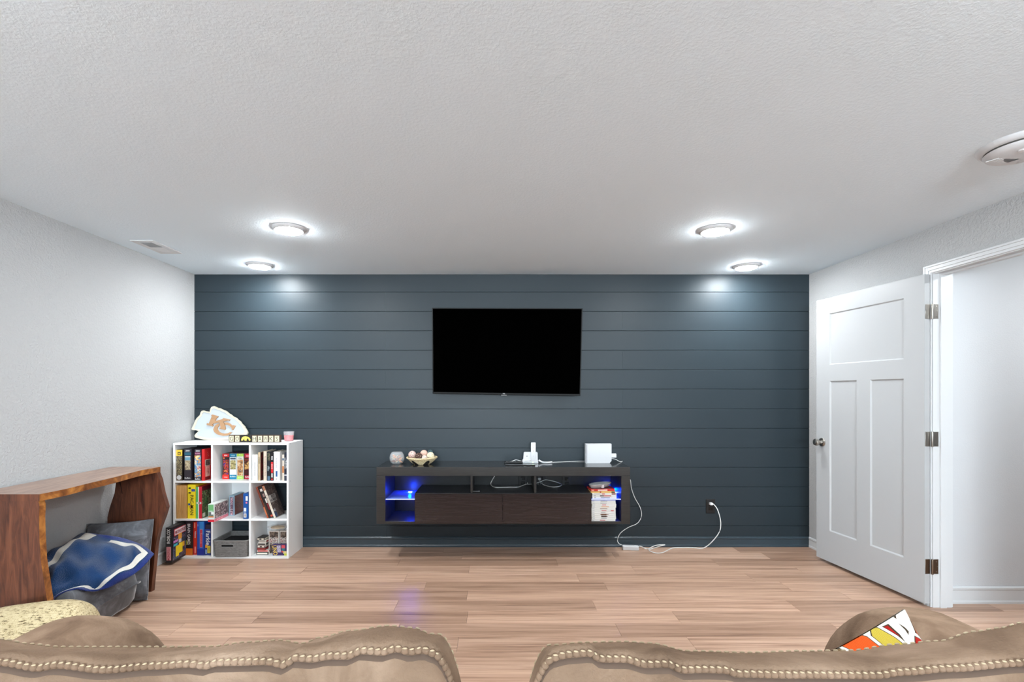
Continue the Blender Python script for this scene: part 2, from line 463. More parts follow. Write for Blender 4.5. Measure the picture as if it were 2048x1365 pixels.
def knob_at(side):
    M = Matrix.Translation((0.823, T1 if side > 0 else T0, 0.928)) @ Matrix.Rotation(-PI/2*side, 4, 'X')
    k = MB().lathe([(0.0001, 0.0), (0.033, 0.0), (0.033, 0.004), (0.028, 0.009), (0.014, 0.011), (0.011, 0.016), (0.011, 0.030),
                   (0.018, 0.034), (0.026, 0.042), (0.0275, 0.052), (0.024, 0.061), (0.014, 0.066), (0.0001, 0.067)], 24, M=M)
    o = k.build('door_knob', M_nickel, door, smooth=True)
    o['label'] = 'round satin nickel knob'
knob_at(1); knob_at(-1)
for z, m in ((1.805, M_nickel), (1.027, M_nickel), (0.25, M_bronze)):
    b = MB()
    def rleaf(x0, x1, y0, y1):
        b.box(x0, x1, y0, y1, z-0.0445, z+0.0445)
    Mi = Matrix.Rotation(-ua, 4, 'Z') @ Matrix.Translation((-2.602, -3.016, 0))
    # leaf on the door edge (local), barrel and leaf on the jamb (world turned into local)
    b.box(-0.0022, -0.0002, T0+0.001, -0.004, z-0.0445, z+0.0445, bev=0.0006)
    pin = Mi @ Vector((2.6445, 3.0095, 0))
    b.lathe([(0.0001, z-0.047), (0.0055, z-0.046), (0.006, z-0.044), (0.006, z+0.044), (0.0055, z+0.046), (0.0001, z+0.047)], 12, M=Matrix.Translation((pin.x, pin.y, 0)))
    b.box(2.6475, 2.6850, 3.0135, 3.0158, z-0.0445, z+0.0445, M=Mi, bev=0.0006)
    hg = b.build('hinge', m, door, smooth=True)
    sc = MB()
    for dz in (-0.03, 0, 0.03):
        sc.lathe([(0.0001, 0.0012), (0.003, 0.0008), (0.0032, 0)], 8, M=Mi @ Matrix.Translation((2.672 if dz else 2.678, 3.0135, z+dz)) @ Matrix.Rotation(PI/2, 4, 'X'))
    sc.build('screw', M_nickel, hg, smooth=True)

# ------------------------------------------------------------------ ceiling fittings
def ceiling_lamp(x, y, label):
    t = thing('ceiling_light', label, 'light', (x, y, RH), group='round flush ceiling lights')
    MB().lathe([(0.080, -0.017), (0.092, -0.012), (0.100, -0.004), (0.1015, 0.0), (0.080, 0.0)], 40, closed=True).build('trim_ring', M_trim, t, smooth=True)
    MB().lathe([(0.0001, -0.0285), (0.03, -0.028), (0.055, -0.0265), (0.072, -0.0225), (0.080, -0.0165), (0.080, -0.004), (0.0001, -0.004)], 40).build('lens', M_lens, t, smooth=True)
    return t
ceiling_lamp(-1.28, 3.04, 'larger lit round ceiling light on the left, nearer the camera')
ceiling_lamp(1.345, 3.06, 'larger lit round ceiling light on the right, nearer the camera')
ceiling_lamp(-1.875, 3.905, 'lit round ceiling light close to the plank wall, above the white cube shelf')
ceiling_lamp(1.978, 3.935, 'lit round ceiling light close to the plank wall, towards the open door')
for x, y, l_ in ((-1.3, 0.95, 'lit round ceiling light over the left arm of the sofa'), (1.3, 0.95, 'lit round ceiling light over the right arm of the sofa'),
                 (-1.95, 0.1, 'lit round ceiling light beside the left end of the sofa back'), (1.95, 0.1, 'lit round ceiling light beside the right end of the sofa back')):
    ceiling_lamp(x, y, l_)  # added lamps out of view, to brighten the room
t = ceiling_lamp(3.45, 2.2, 'lit round ceiling light in the hall beyond the doorway')  # added hall lamp, also out of view

# ceiling register
t = thing('ceiling_vent', 'white metal air vent in the ceiling beside the left wall', 'vent', (-2.352, 3.42, RH))
b = MB()
for x0, x1, y0, y1 in ((-0.078, -0.040, -0.152, 0.152), (0.040, 0.078, -0.152, 0.152), (-0.040, 0.040, -0.152, -0.112), (-0.040, 0.040, 0.112, 0.152), (-0.040, 0.040, -0.004, 0.004)):
    b.box(x0, x1, y0, y1, -0.006, -0.0005, bev=0.001)
b.build('frame', M_trim, t)
MB().box(-0.040, 0.040, -0.112, 0.112, -0.0006, 0.0).build('duct', mat('duct_dark', (60, 60, 62), 0.8), t)
sl = None
for k in range(20):
    yy = -0.112+0.0112*(k+0.5)+(0.0 if k < 10 else 0.0)
    ang = 0.9 if k < 10 else -0.9
    if sl is None: sl = MB().box(-0.040, 0.040, -0.004, 0.004, -0.0004, 0.0004).build('slat', M_trim, t, (0, yy, -0.0042), (ang, 0, 0))
    else: inst(sl, 'slat', t, (0, yy, -0.0042), (ang, 0, 0))

# smoke detector
t = thing('smoke_detector', 'round white smoke alarm on the ceiling at the right edge', 'smoke alarm', (2.135, 2.005, RH))
MB().lathe([(0.0001, -0.020), (0.128, -0.020), (0.140, -0.014), (0.146, -0.004), (0.147, 0.0), (0.0001, 0.0)], 48).build('base_plate', M_whitepl2, t, smooth=True)
MB().lathe([(0.118, -0.027), (0.122, -0.0275), (0.122, -0.020), (0.118, -0.020)], 48, closed=True).build('dark_gap', mat('slot_dark', (70, 68, 64), 0.8), t, smooth=True)
MB().lathe([(0.0001, -0.050), (0.060, -0.050), (0.095, -0.046), (0.116, -0.038), (0.124, -0.027), (0.0001, -0.027)], 48).build('cover', M_whitepl2, t, smooth=True)
MB().lathe([(0.0001, -0.006), (0.016, -0.005), (0.020, 0.0), (0.0001, 0.0)], 24, M=Matrix.Translation((-0.05, -0.045, -0.048))).build('test_button', M_whitepl, t, smooth=True)
for k in range(6):
    MB().box(-0.006, 0.006, -0.020, 0.020, -0.0035, 0, bev=0.001).build('vent_rib', M_whitepl2, t, (-0.085+0.016*k, 0.045, -0.0465), (0, 0, 0.5))

# ------------------------------------------------------------------ television
tc = Vector((PX(1012.3, 4.045), 4.045, PZ(704, 4.045)))
tv = thing('television', 'large black flat screen television mounted on the plank wall', 'television', tc)
tv.rotation_mode = 'XYZ'
tv.matrix_world = Matrix.Translation(tc) @ Matrix.Rotation(-math.radians(4.0), 4, 'Z') @ Matrix.Rotation(math.radians(-6.0)*-1, 4, 'X') @ Matrix.Rotation(math.radians(0.85), 4, 'Y')
TW, TH = 1.222, 0.708
b = MB(); e = 0.008
b.box(-TW/2, TW/2, 0, 0.03, TH/2-e, TH/2, bev=0.001).box(-TW/2, TW/2, -0.001, 0.03, -TH/2, -TH/2+0.015, bev=0.002)
b.box(-TW/2, -TW/2+e, 0, 0.03, -TH/2+0.015, TH/2-e, bev=0.001).box(TW/2-e, TW/2, 0, 0.03, -TH/2+0.015, TH/2-e, bev=0.001)
b.build('bezel', M_bezel, tv)
MB().box(-TW/2+e, TW/2-e, 0.002, 0.01, -TH/2+0.015, TH/2-e).build('screen', M_screen, tv)
MB().box(-TW/2+e, TW/2-e, 0.010, 0.030, -TH/2+0.015, TH/2-e).box(-0.40, 0.40, 0.03, 0.055, -0.26, 0.12, bev=0.008).build('back_cover', M_blackpl, tv)
b = MB(); word(b, 'TCL', Matrix.Translation((-0.015, -0.0016, -TH/2+0.009)) @ Matrix.Rotation(PI/2, 4, 'X'), 0.008, bold=0.02)
b.build('logo', M_whitepl, tv, fixn=False)
MB().box(-0.038, 0.008, -0.001, 0.012, -TH/2-0.008, -TH/2, bev=0.001).build('sensor_tab', M_greypl, tv)
MB().box(-0.2, 0.2, 0.056, 0.075, -0.08, 0.08, bev=0.002).box(-0.03, 0.03, 0.075, 0.150, -0.05, 0.05).build('wall_bracket', M_blackpl, tv)

# ------------------------------------------------------------------ floating media console
CX0, CX1, CY0, CY1, CZ0, CZ1 = -0.940, 1.030, 3.843, 4.211, 0.291, 0.7325
BM_ = 0.069
con = thing('media_console', 'long black floating media console on the plank wall under the television', 'media console', (0.045, CY1, CZ0))
L0 = Vector((0.045, CY1, CZ0))
def cbox(name, x0, x1, y0, y1, z0, z1, m, bev=0.0012, parent=con):
    return MB().box(x0-L0.x, x1-L0.x, y0-L0.y, y1-L0.y, z0-L0.z, z1-L0.z, bev=bev).build(name, m, parent)
M_top = mat('console_top_gloss', (34, 36, 38), 0.14)
bt = MB().box(CX0-L0.x, CX1-L0.x, CY0-L0.y, 0, CZ1-BM_-L0.z, CZ1-L0.z, bev=0.0015)
o = bt.build('top_beam', [M_black_mel, M_top], con)
for p in o.data.polygons:
    if p.normal.z > 0.9: p.material_index = 1
cbox('side_post', CX0, CX0+BM_, CY0, CY1, CZ0, CZ1-BM_-0.001, M_black_mel)
cbox('side_post', CX1-BM_, CX1, CY0, CY1, CZ0, CZ1-BM_-0.001, M_black_mel)
XA, XB = PX(829.5, CY0), PX(1183, CY0)
cbox('bottom_panel', CX0+BM_, CX1-BM_, CY0+0.004, CY1, CZ0, CZ0+0.018, M_black_mel)
cbox('deck_panel', XA, XB, CY0+0.002, CY1, 0.5126, 0.5306, M_black_in)
for x in (XA, XB-0.016): cbox('inner_side', x, x+0.016, CY0+0.022, CY1, CZ0+0.018, 0.5126, M_black_in)
XS = PX(1005, CY0)
for xa, xb in ((XA, XS-0.0012), (XS+0.0012, XB)):
    cbox('flap_door', xa, xb, CY0, CY0+0.018, CZ0+0.002, 0.524, M_ebony, 0.001)
for pa, pb in ((941, 945.5), (1068, 1072.5)):
    cbox('divider', PX(pa, CY0+0.02), PX(pb, CY0+0.02), CY0+0.012, CY1-0.05, 0.5306, CZ1-BM_, M_black_mel)
cbox('back_rail', CX0+BM_, CX1-BM_, CY1-0.010, CY1, CZ0+0.018, 0.40, M_black_in)
SZ = 0.484
cbox('back_panel', CX0+BM_, CX1-BM_, CY1-0.016, CY1-0.010, CZ0+0.018, CZ1-BM_, mat('niche_black', (12, 14, 17), 0.4))  # added black sheet, stands in for the shade behind the niches
for (xa, xb) in ((CX0+BM_+0.001, XA+0.012), (XB-0.012, CX1-BM_-0.001)):
    xa2, xb2 = (xa, XA-0.001) if xa < 0 else (XB+0.001, xb)
    g = cbox('glass_shelf', xa2, xb2, CY0+0.012, CY1-0.018, SZ-0.006, SZ, M_shelfglass, 0.0)
    g['label'] = 'blue lit glass shelf'
    cbox('lit_edge', xa2, xb2, CY0+0.0108, CY0+0.012, SZ-0.006, SZ, M_edge, 0.0, g)
def led(x, y, e):
    cbox('led_clip', x-0.014, x+0.014, y-0.008, y+0.008, SZ, SZ+0.003, M_ledwhite, 0.001)
    for dz in (0.03, -0.035):
        ld = bpy.data.lights.new('led_glow', 'POINT'); ld.energy = e; ld.color = (0.0, 0.035, 1.0); ld.shadow_soft_size = 0.012
        lo = bpy.data.objects.new('led_glow', ld); COL.objects.link(lo); lo.location = (x, y-0.02, SZ+dz)
led(PX(820.5, 4.12), 4.12, 0.75)
led(0.95, 4.10, 0.35)
b = MB(); word(b, 'HOPE', Matrix(), 0.012, 0)
st = MB().box(-0.025, 0.025, -0.014, 0.014, 0, 0.001).build('label_sticker', M_whitepl2, con, (PX(953, 3.93)-L0.x, 3.92-L0.y, 0.5306-L0.z), (0, 0, 0.05))
MB().box(-0.019, 0.017, -0.008, 0.008, 0.001, 0.0013).build('sticker_print', ink((60, 66, 84)), st)

# ------------------------------------------------------------------ wall outlets
def outlet(px, py, label, Y=RY1):
    t = thing('wall_outlet', label, 'outlet', (PX(px, Y), Y, PZ(py, Y)), group='black wall outlets')
    MB().box(-0.038, 0.038, -0.006, 0.0, -0.060, 0.060, bev=0.002).build('cover_plate', M_blackpl, t)
    for s in (1, -1):
        r = MB().box(-0.017, 0.017, -0.009, -0.005, -0.0135, 0.0135, bev=0.002).build('receptacle', mat('black_gloss', (12, 12, 13), 0.25), t, (0, 0, s*0.020))
        for dx in (-0.006, 0.006):
            MB().box(-0.001, 0.001, -0.0094, -0.0088, -0.004, 0.004).build('slot', mat('slot_black', (2, 2, 2), 0.9), r, (dx, 0, 0.002))
    return t
outlet(1420.5, 1013, 'black wall outlet low on the plank wall right of the console, white plug in it')
outlet(1046, 962, 'black wall outlet behind the middle niche of the console', CY1-0.0165)
outlet(1082, 962, 'black wall outlet just right of the second divider, white plug in it', CY1-0.0165)
outlet(1133, 963, 'black wall outlet behind the console, left of the stacked game cases', CY1-0.0165)

# ------------------------------------------------------------------ power adapter with its cords
t = thing('power_adapter', 'white power brick on the floor with long white cord between console and outlet', 'adapter', (PX(1261, 4.13), 4.13, 0))
o0 = Vector(t.location)
brick = MB().box(-0.066, 0.066, -0.022, 0.022, 0.0, 0.034, bev=0.004).build('brick', M_whitepl2, t, rot=(0, 0, math.radians(-6)))
def cord(name, pts, r, parent, off, m=M_cord, n=8, sub=6):
    return MB().tube([Vector(p)-off for p in pts], r, n, sub=sub).build(name, m, parent, smooth='all')
W = RY1
cord('low_voltage_cord', [P(1258, 958, 4.19), P(1261, 962, 4.185), P(1263, 978, 4.185), P(1270, 997, 4.185), P(1280, 1015, 4.185), P(1283, 1032, 4.185), P(1275, 1047, 4.18), P(1256, 1056, 4.18), P(1241, 1067, 4.18), P(1235, 1080, 4.175), P(1238, 1088, 4.16), P(1244, 1090.5, 4.15)], 0.0028, t, o0)
fz = 0.004
def fp(px, py): Yf = F*(CH-fz)/(py-VY); return Vector((PX(px, Yf), Yf, fz))
cord('mains_cord', [P(1277, 1093, 4.135), P(1283, 1094, 4.14), fp(1290, 1097.5), fp(1297, 1099), fp(1300, 1103), fp(1313, 1107), fp(1325, 1106), fp(1334, 1102), fp(1345, 1097), fp(1362, 1096), fp(1385, 1096), fp(1402, 1097.5), P(1414, 1093, 4.17), P(1428, 1080, 4.15), P(1439, 1064, 4.14), P(1441.5, 1050, 4.14), P(1440, 1036, 4.14), P(1435, 1020, 4.15), P(1429, 1011, 4.165), P(1425, 1008, 4.18)], 0.0038, t, o0)
cord('mains_cord', [fp(1297, 1099), P(1304, 1094.5, 4.15), P(1315, 1091, 4.16), P(1330, 1090.5, 4.17), P(1320, 1093, 4.165), fp(1306, 1097.5), fp(1299, 1100)], 0.0034, t, o0)
pc = P(1421.5, 1008, 4.19)-o0
MB().box(-0.012, 0.012, -0.022, 0.011, -0.010, 0.010, bev=0.003).build('plug', M_whitepl, t, pc)

# cords in the niches
DZ = 0.5306+0.004
def dp(px, py, z=DZ): Yf = F*(CH-z)/(py-VY); return Vector((PX(px, Yf), Yf, z))
t = thing('white_cable', 'white cable lying in the middle niche of the console', 'cable', dp(1000, 975))
o0 = Vector(t.location)
cord('cord', [P(991, 950, 4.0), P(985, 960, 4.0), P(981.5, 968, 3.99), dp(985, 973.5), dp(993, 975.5), dp(1005, 975.5), dp(1020, 975), dp(1035, 975), dp(1043, 972.5), P(1052, 969, 4.10)], 0.0034, t, o0)
MB().box(-0.003, 0.003, -0.004, 0.004, -0.008, 0.006, bev=0.001).build('connector', M_cord, t, P(1055, 967, 4.10)-o0)
cord('cord', [P(1052, 969, 4.10), P(1057, 969, 4.11), P(1063, 968.8, 4.12)], 0.0026, t, o0)
t = thing('white_cable', 'looped white cable in the right niche, plugged in behind the console', 'cable', dp(1105, 974))
o0 = Vector(t.location)
cord('cord', [P(1078.5, 960, 4.15), P(1081, 965, 4.12), P(1087, 970, 4.06), dp(1096, 973), dp(1108, 974.5), dp(1118, 973.5), dp(1124, 970), P(1115, 965.5, 4.08), P(1100, 961.5, 4.10), P(1090, 960.5, 4.12), P(1080, 964.5, 4.10), P(1071, 967.5, 4.08)], 0.0030, t, o0)
MB().box(-0.012, 0.012, -0.03, 0.012, -0.010, 0.010, bev=0.003).build('plug', M_whitepl2, t, P(1078.5, 957.5, 4.172)-o0)

# ------------------------------------------------------------------ things on the console
ZT = CZ1
# glass bowl with shells
gx, gy = PX(794, 4.02), 4.02
t = thing('glass_bowl', 'round glass bowl of shells at the left end of the console', 'bowl', (gx, gy, ZT))
prof_o = [(0.0001, 0.0), (0.036, 0.001), (0.050, 0.012), (0.059, 0.032), (0.061, 0.050), (0.056, 0.074), (0.044, 0.094), (0.040, 0.099)]
prof_i = [(r-0.003 if r > 0.01 else r, z+0.003) for r, z in reversed(prof_o)]; prof_i[0] = (0.038, 0.099)
MB().lathe(prof_o+prof_i, 32).build('bowl', M_glass, t, smooth='all')
shc = [(224, 150, 96), (196, 112, 66), (240, 214, 180), (232, 196, 150), (150, 84, 52), (244, 226, 206)]
for k in range(15):
    lvl = k // 5; a = k*2.4+lvl*0.7
    rr = (0.025, 0.031, 0.024)[lvl]; zz = (0.018, 0.038, 0.058)[lvl]
    s = thing('seashell', 'small seashell inside the round glass bowl on the console', 'seashell', (gx+rr*math.cos(a), gy+rr*math.sin(a), ZT+zz), a, 'shells in the glass bowl')
    bb = MB()
    def shell(u, v_):
        th = (u-0.5)*2.4; r = 0.024*v_*(1+0.06*math.cos(th*14))
        return (r*math.sin(th), r*math.cos(th)-0.010, 0.010*math.sin(v_*PI*0.75)*math.cos(th*0.8))
    bb.grid(shell, 18, 6)
    ob = bb.build('valve', ink(shc[k % 6] if lvl < 1 else shc[(k*2+2) % 6]), s, rot=(rnd.uniform(-.8, .8), rnd.uniform(-.8, .8), 0), smooth='all', fixn=False)
    md = ob.modifiers.new('thick', 'SOLIDIFY'); md.thickness = 0.0025

# coiled basket with decorative balls
M_coil = mat('coiled_grass', (226, 206, 164), 0.8)
v, _ = coords(M_coil)
nt, bs, N, Lk = nodes(M_coil)
sx = N('ShaderNodeSeparateXYZ'); Lk(v, sx.inputs[0])
at = N('ShaderNodeMath'); at.operation = 'ARCTAN2'; Lk(sx.outputs[1], at.inputs[0]); Lk(sx.outputs[0], at.inputs[1])
ml = N('ShaderNodeMath'); ml.operation = 'MULTIPLY'; ml.inputs[1].default_value = 5; Lk(at.outputs[0], ml.inputs[0])
sn = N('ShaderNodeMath'); sn.operation = 'SINE'; Lk(ml.outputs[0], sn.inputs[0])
zz = N('ShaderNodeMath'); zz.operation = 'MULTIPLY_ADD'; zz.inputs[1].default_value = -42; zz.inputs[2].default_value = 0.9; Lk(sx.outputs[2], zz.inputs[0])
lt = N('ShaderNodeMath'); lt.operation = 'GREATER_THAN'; Lk(sn.outputs[0], lt.inputs[0]); Lk(zz.outputs[0], lt.inputs[1])
# dark motif only on the lower half of the wall
iv = N('ShaderNodeMath'); iv.operation = 'GREATER_THAN'; iv.inputs[1].default_value = 0.030; Lk(sx.outputs[2], iv.inputs[0])
sb = N('ShaderNodeMath'); sb.operation = 'GREATER_THAN'; Lk(sn.outputs[0], sb.inputs[0])
z2 = N('ShaderNodeMath'); z2.operation = 'MULTIPLY_ADD'; z2.inputs[1].default_value = 32; z2.inputs[2].default_value = -0.25; Lk(sx.outputs[2], z2.inputs[0]); Lk(z2.outputs[0], sb.inputs[1])
ns = noise(M_coil, v, 220, 2)
cbase = ramp(M_coil, ns, [(0.35, (186, 160, 112)), (0.6, (232, 214, 176))])
setc(M_coil, mixc(M_coil, sb.outputs[0], cbase, (24, 18, 16)))
bxx, byy = PX(844, 4.02), 4.02
t = thing('woven_basket', 'shallow coiled basket with black motifs on the console, holding decorative balls', 'basket', (bxx, byy, ZT))
b = MB(); n = 8
for k in range(n):
    f = k/(n-1); r = 0.062+0.058*f**0.8; z = 0.005+0.048*f
    b.tube([(r*math.cos(2*PI*i/28), r*math.sin(2*PI*i/28), z) for i in range(28)], 0.0048 if k < n-1 else 0.0066, 8, sub=1, cyc=True)
b.build('basket_wall', M_coil, t, smooth='all')
MB().lathe([(0.0001, 0.001), (0.064, 0.001), (0.064, 0.006), (0.0001, 0.006)], 28).build('basket_base', M_coil, t)
def deco_ball(dx, dy, dz, r, m, label, seed=0, bumpy=0.0):
    o = MB().ball((0, 0, 0), r, 20, 14, wob=bumpy, seed=seed).build('decorative_ball', m, None, (bxx+dx, byy+dy, ZT+dz), smooth='all')
    return tag(o, label, 'ball', 'decorative balls in the basket')
def dotted(name, c1, c2, sc):
    m = mat(name, c1, 0.7); v, _ = coords(m)
    nt, bs, N, Lk = nodes(m); vo = N('ShaderNodeTexVoronoi'); vo.inputs['Scale'].default_value = sc; Lk(v, vo.inputs['Vector'])
    setc(m, ramp(m, vo.outputs['Distance'], [(0.0, c2), (0.32, c2), (0.42, c1)])); bump(m, vo.outputs['Distance'], 0.6, 0.004); return m
deco_ball(-0.079, 0.000, 0.075, 0.031, dotted('ball_pink', (230, 200, 190), (150, 110, 104), 110), 'pale pink dotted ball at the left of the basket')
deco_ball(-0.020, -0.042, 0.066, 0.030, dotted('ball_brown', (70, 44, 36), (150, 120, 104), 90), 'dark brown ball in the basket')
deco_ball(0.010, 0.042, 0.077, 0.031, mat('ball_rose', (222, 182, 164), 0.7), 'smooth rose ball at the back of the basket')
deco_ball(0.071, -0.008, 0.066, 0.031, dotted('ball_cream', (232, 220, 190), (196, 178, 140), 140), 'cream ball at the right of the basket')
deco_ball(0.028, -0.052, 0.056, 0.022, dotted('ball_white', (236, 220, 206), (170, 136, 116), 130), 'small white spotted ball at the front of the basket')
# wire ball
b = MB()
for k in range(7):
    R = Matrix.Rotation(k*0.9, 3, 'Z') @ Matrix.Rotation(0.5+k*0.7, 3, 'X')
    b.tube([R @ Vector((0.021*math.cos(2*PI*i/16), 0.021*math.sin(2*PI*i/16), 0)) for i in range(16)], 0.0012, 5, sub=1, cyc=True)
tag(b.build('decorative_ball', mat('teal_twig', (96, 128, 132), 0.6), None, (bxx+0.060, byy+0.052, ZT+0.088), smooth='all'), 'open teal wire ball behind the cream ball', 'ball', 'decorative balls in the basket')

# charging dock with remote
dx, dy = PX(1060.5, 4.06), 4.06
t = thing('charging_dock', 'white charging dock in the middle of the console top', 'charger', (dx, dy, ZT))
pl = [(-0.066, 0), (0.064, 0), (0.064, 0.022), (0.061, 0.030), (0.060, 0.085), (0.054, 0.092), (-0.046, 0.092), (-0.053, 0.086), (-0.057, 0.034), (-0.066, 0.022)]
MB().prism([(x, z) for x, z in pl if z >= 0.018]+[], -0.004, 0.022, 'y').box(-0.066, 0.064, -0.022, 0.026, 0, 0.020, bev=0.003).build('dock_body', M_whitepl, t)
MB().box(-0.060, 0.058, -0.0232, -0.0222, 0.004, 0.016).build('dock_window', mat('dock_strip', (176, 180, 182), 0.3), t)
MB().box(0.017, 0.023, -0.0240, -0.0226, 0.006, 0.012).build('charge_light', M_glow, t)
MB().lathe([(0.0001, 0.0015), (0.004, 0.001), (0.0045, 0)], 12, M=Matrix.Translation((-0.027, -0.0042, 0.058)) @ Matrix.Rotation(PI/2, 4, 'X')).build('dock_button', M_greypl, t)
cord('dock_cord', [(-0.060, 0.020, 0.012), (-0.085, 0.02, 0.018), (-0.115, 0.01, 0.026), (-0.140, 0.0, 0.020), (-0.152, -0.012, 0.0185), (-0.146, -0.02, 0.0185)], 0.0026, t, Vector((0, 0, 0)))
t = thing('game_remote', 'slim white remote standing upright in the charging dock', 'remote', (dx+0.024, dy-0.013, ZT+0.0205))
MB().box(-0.0195, 0.0195, -0.008, 0.008, 0, 0.152, bev=0.0055).build('handset', M_whitepl, t, smooth=True)
for z, s in ((0.128, 0.005), (0.112, 0.007), (0.082, 0.003), (0.04, 0.004)):
    MB().lathe([(0.0001, 0.0016), (s*0.8, 0.0014), (s, 0)], 12, M=Matrix.Translation((0, -0.008, z)) @ Matrix.Rotation(PI/2, 4, 'X')).build('button', M_greypl if z in (0.082,) else M_whitepl2, t)
t = thing('wrist_strap', 'thick white strap lying right of the charging dock', 'strap', (PX(1090, 4.07), 4.07, ZT))
o0 = Vector(t.location)
cord('strap', [Vector((dx+0.072, 4.075, ZT+0.024)), Vector((PX(1080, 4.07), 4.07, ZT+0.017)), Vector((PX(1086, 4.06), 4.06, ZT+0.008)), Vector((PX(1095, 4.05), 4.05, ZT+0.0075)), Vector((PX(1104, 4.07), 4.07, ZT+0.008))], 0.0070, t, o0, M_whitepl)
t = thing('thin_cable', 'thin white cable trailing along the console top to the upright console', 'cable', (PX(1130, 4.12), 4.12, ZT))
o0 = Vector(t.location)
cord('cord', [Vector((PX(1104, 4.10), 4.10, ZT+0.002)), Vector((PX(1120, 4.13), 4.13, ZT+0.002)), Vector((PX(1140, 4.15), 4.15, ZT+0.002)), Vector((PX(1160, 4.16), 4.16, ZT+0.004)), Vector((PX(1176, 4.16), 4.16, ZT+0.004))], 0.0018, t, o0)
# black remote
t = thing('remote_control', 'black remote control lying left of the charging dock', 'remote', (PX(1027, 4.05), 4.05, ZT), 0.06)
MB().box(-0.075, 0.075, -0.022, 0.022, 0.0, 0.016, bev=0.004).build('handset', M_blackpl, t)
for k in range(8):
    MB().lathe([(0.0001, 0.002), (0.004, 0.0016), (0.0045, 0)], 10, M=Matrix.Translation((-0.055+0.014*k, -0.006+0.012*(k % 2), 0.016))).build('button', M_whitepl2 if k in (0, 2, 5) else M_greypl, t)
# sensor bar
t = thing('sensor_bar', 'slim black sensor bar at the front edge of the console top', 'sensor bar', (PX(1040.5, 3.878), 3.878, ZT))
MB().box(-0.117, 0.117, -0.012, 0.012, 0.0, 0.013, bev=0.0015).build('bar', mat('gloss_black', (14, 14, 15), 0.15), t)
MB().box(-0.116, 0.112, -0.008, 0.011, 0.013, 0.0136).build('top_strip', mat('grey_strip', (150, 152, 154), 0.3), t)
# upright white game console
gw = thing('game_console', 'white boxy game console standing on edge at the right of the media console', 'game console', (PX(1196, 4.085), 4.085, ZT), math.radians(3))
pl = [(-0.106, 0), (0.091, 0), (0.107, 0.018), (0.107, 0.158), (-0.106, 0.158)]
MB().prism(pl, -0.022, 0.022, 'y').build('shell', M_whitepl2, gw)
MB().box(-0.1005, -0.096, -0.0226, -0.021, 0.004, 0.154).build('front_seam', M_greypl, gw)
MB().box(0.107, 0.152, -0.010, 0.008, 0.042, 0.076, bev=0.003).build('plug_adapter', M_whitepl, gw)
cord('cord', [(0.107, 0.0, 0.034), (0.122, 0, 0.034), (0.150, 0.005, 0.026), (0.180, 0.015, 0.010), (0.204, 0.03, 0.003), (0.222, 0.06, 0.003)], 0.0026, gw, Vector((0, 0, 0)))

# stacks of game cases at the right end of the console
def game_case(z, dxx, rz, spine, prints, label, Y=None, w=0.190, th=0.0142, yo=0.0):
    t = thing('game_case', label, 'game case', (PX(1208, CY0)+dxx, CY0+0.085+yo, z), rz, 'stacked game cases on the console')
    MB().box(-w/2, w/2, -0.068, 0.068, 0, th, bev=0.0014).build('case', ink(spine), t)
    MB().box(-w/2+0.003, w/2-0.003, -0.0686, -0.0679, 0.001, th-0.001).build('spine_insert', ink(tuple(max(0, q-8) for q in spine)), t)
    b = MB(); cols = []
    for (u0, u1, v0, v1, cl) in prints:
        if cl not in cols: cols.append(cl)
        b.box(-w/2+u0*w, -w/2+u1*w, -0.0693, -0.0686, v0*th, v1*th, cols.index(cl))
    if prints: b.build('spine_print', [ink(q) for q in cols], t)
    return t
red, brn, gry, blk, org, blu = (186, 44, 40), (128, 92, 70), (150, 150, 150), (40, 40, 44), (222, 150, 80), (60, 80, 150)
zlow = CZ0+0.0182
ords = ['lowest', 'second', 'third', 'fourth', 'fifth', 'sixth', 'seventh', 'eighth', 'ninth', 'tenth', 'topmost']
low = [(-0.002, red, blk), (0.003, gry, gry), (0.001, brn, blk), (0.0, brn, brn), (-0.001, gry, gry), (0.0, red, red), (-0.001, brn, brn), (0.004, org, org), (0.004, red, red), (0.0, gry, blu), (-0.001, gry, gry)]
for k, (dd, c1, c2) in enumerate(low):
    pr = [(0.05, 0.13, 0.3, 0.7, (190, 192, 194)), (0.36+0.03*(k % 3), 0.58+0.04*(k % 4), 0.35, 0.65, c1)]
    if k in (2, 3): pr.append((0.40, 0.62, 0.15, 0.85, c2))
    if k == 5: pr.append((0.80, 0.92, 0.3, 0.7, c2))
    nm = {0: 'lowest white game case of the stack on the console bottom panel', 10: 'white game case lying directly under the right glass shelf'}.get(k, 'white game case, %s from the bottom of the lower stack' % ords[k])
    game_case(zlow+0.0148*k, dd, rnd.uniform(-0.012, 0.012), (232, 231, 226), pr, nm, th=0.0144)
zup = SZ+0.0004
game_case(zup, 0.006, 0.01, (234, 233, 228), [(0.08, 0.15, 0.3, 0.7, gry), (0.35, 0.72, 0.35, 0.65, (90, 96, 130))], 'lowest white game case of the three on the right glass shelf')
game_case(zup+0.0146, 0.007, -0.012, (234, 233, 228), [(0.08, 0.15, 0.3, 0.7, gry), (0.32, 0.48, 0.25, 0.75, (70, 40, 40)), (0.48, 0.78, 0.3, 0.7, red)], 'middle white game case on the right glass shelf, black and red title')
game_case(zup+0.0292, 0.006, 0.008, (232, 231, 226), [(0.08, 0.34, 0.4, 0.6, gry), (0.40, 0.52, 0.3, 0.7, red), (0.80, 0.96, 0.2, 0.8, (120, 50, 60))], 'highest white game case of the three on the right glass shelf')
game_case(zup+0.0438, -0.003, 0.0, (238, 200, 120), [(0.36, 0.42, 0.2, 0.8, red), (0.84, 0.98, 0.2, 0.8, (50, 36, 26))], 'yellow spined game case just under the red one')
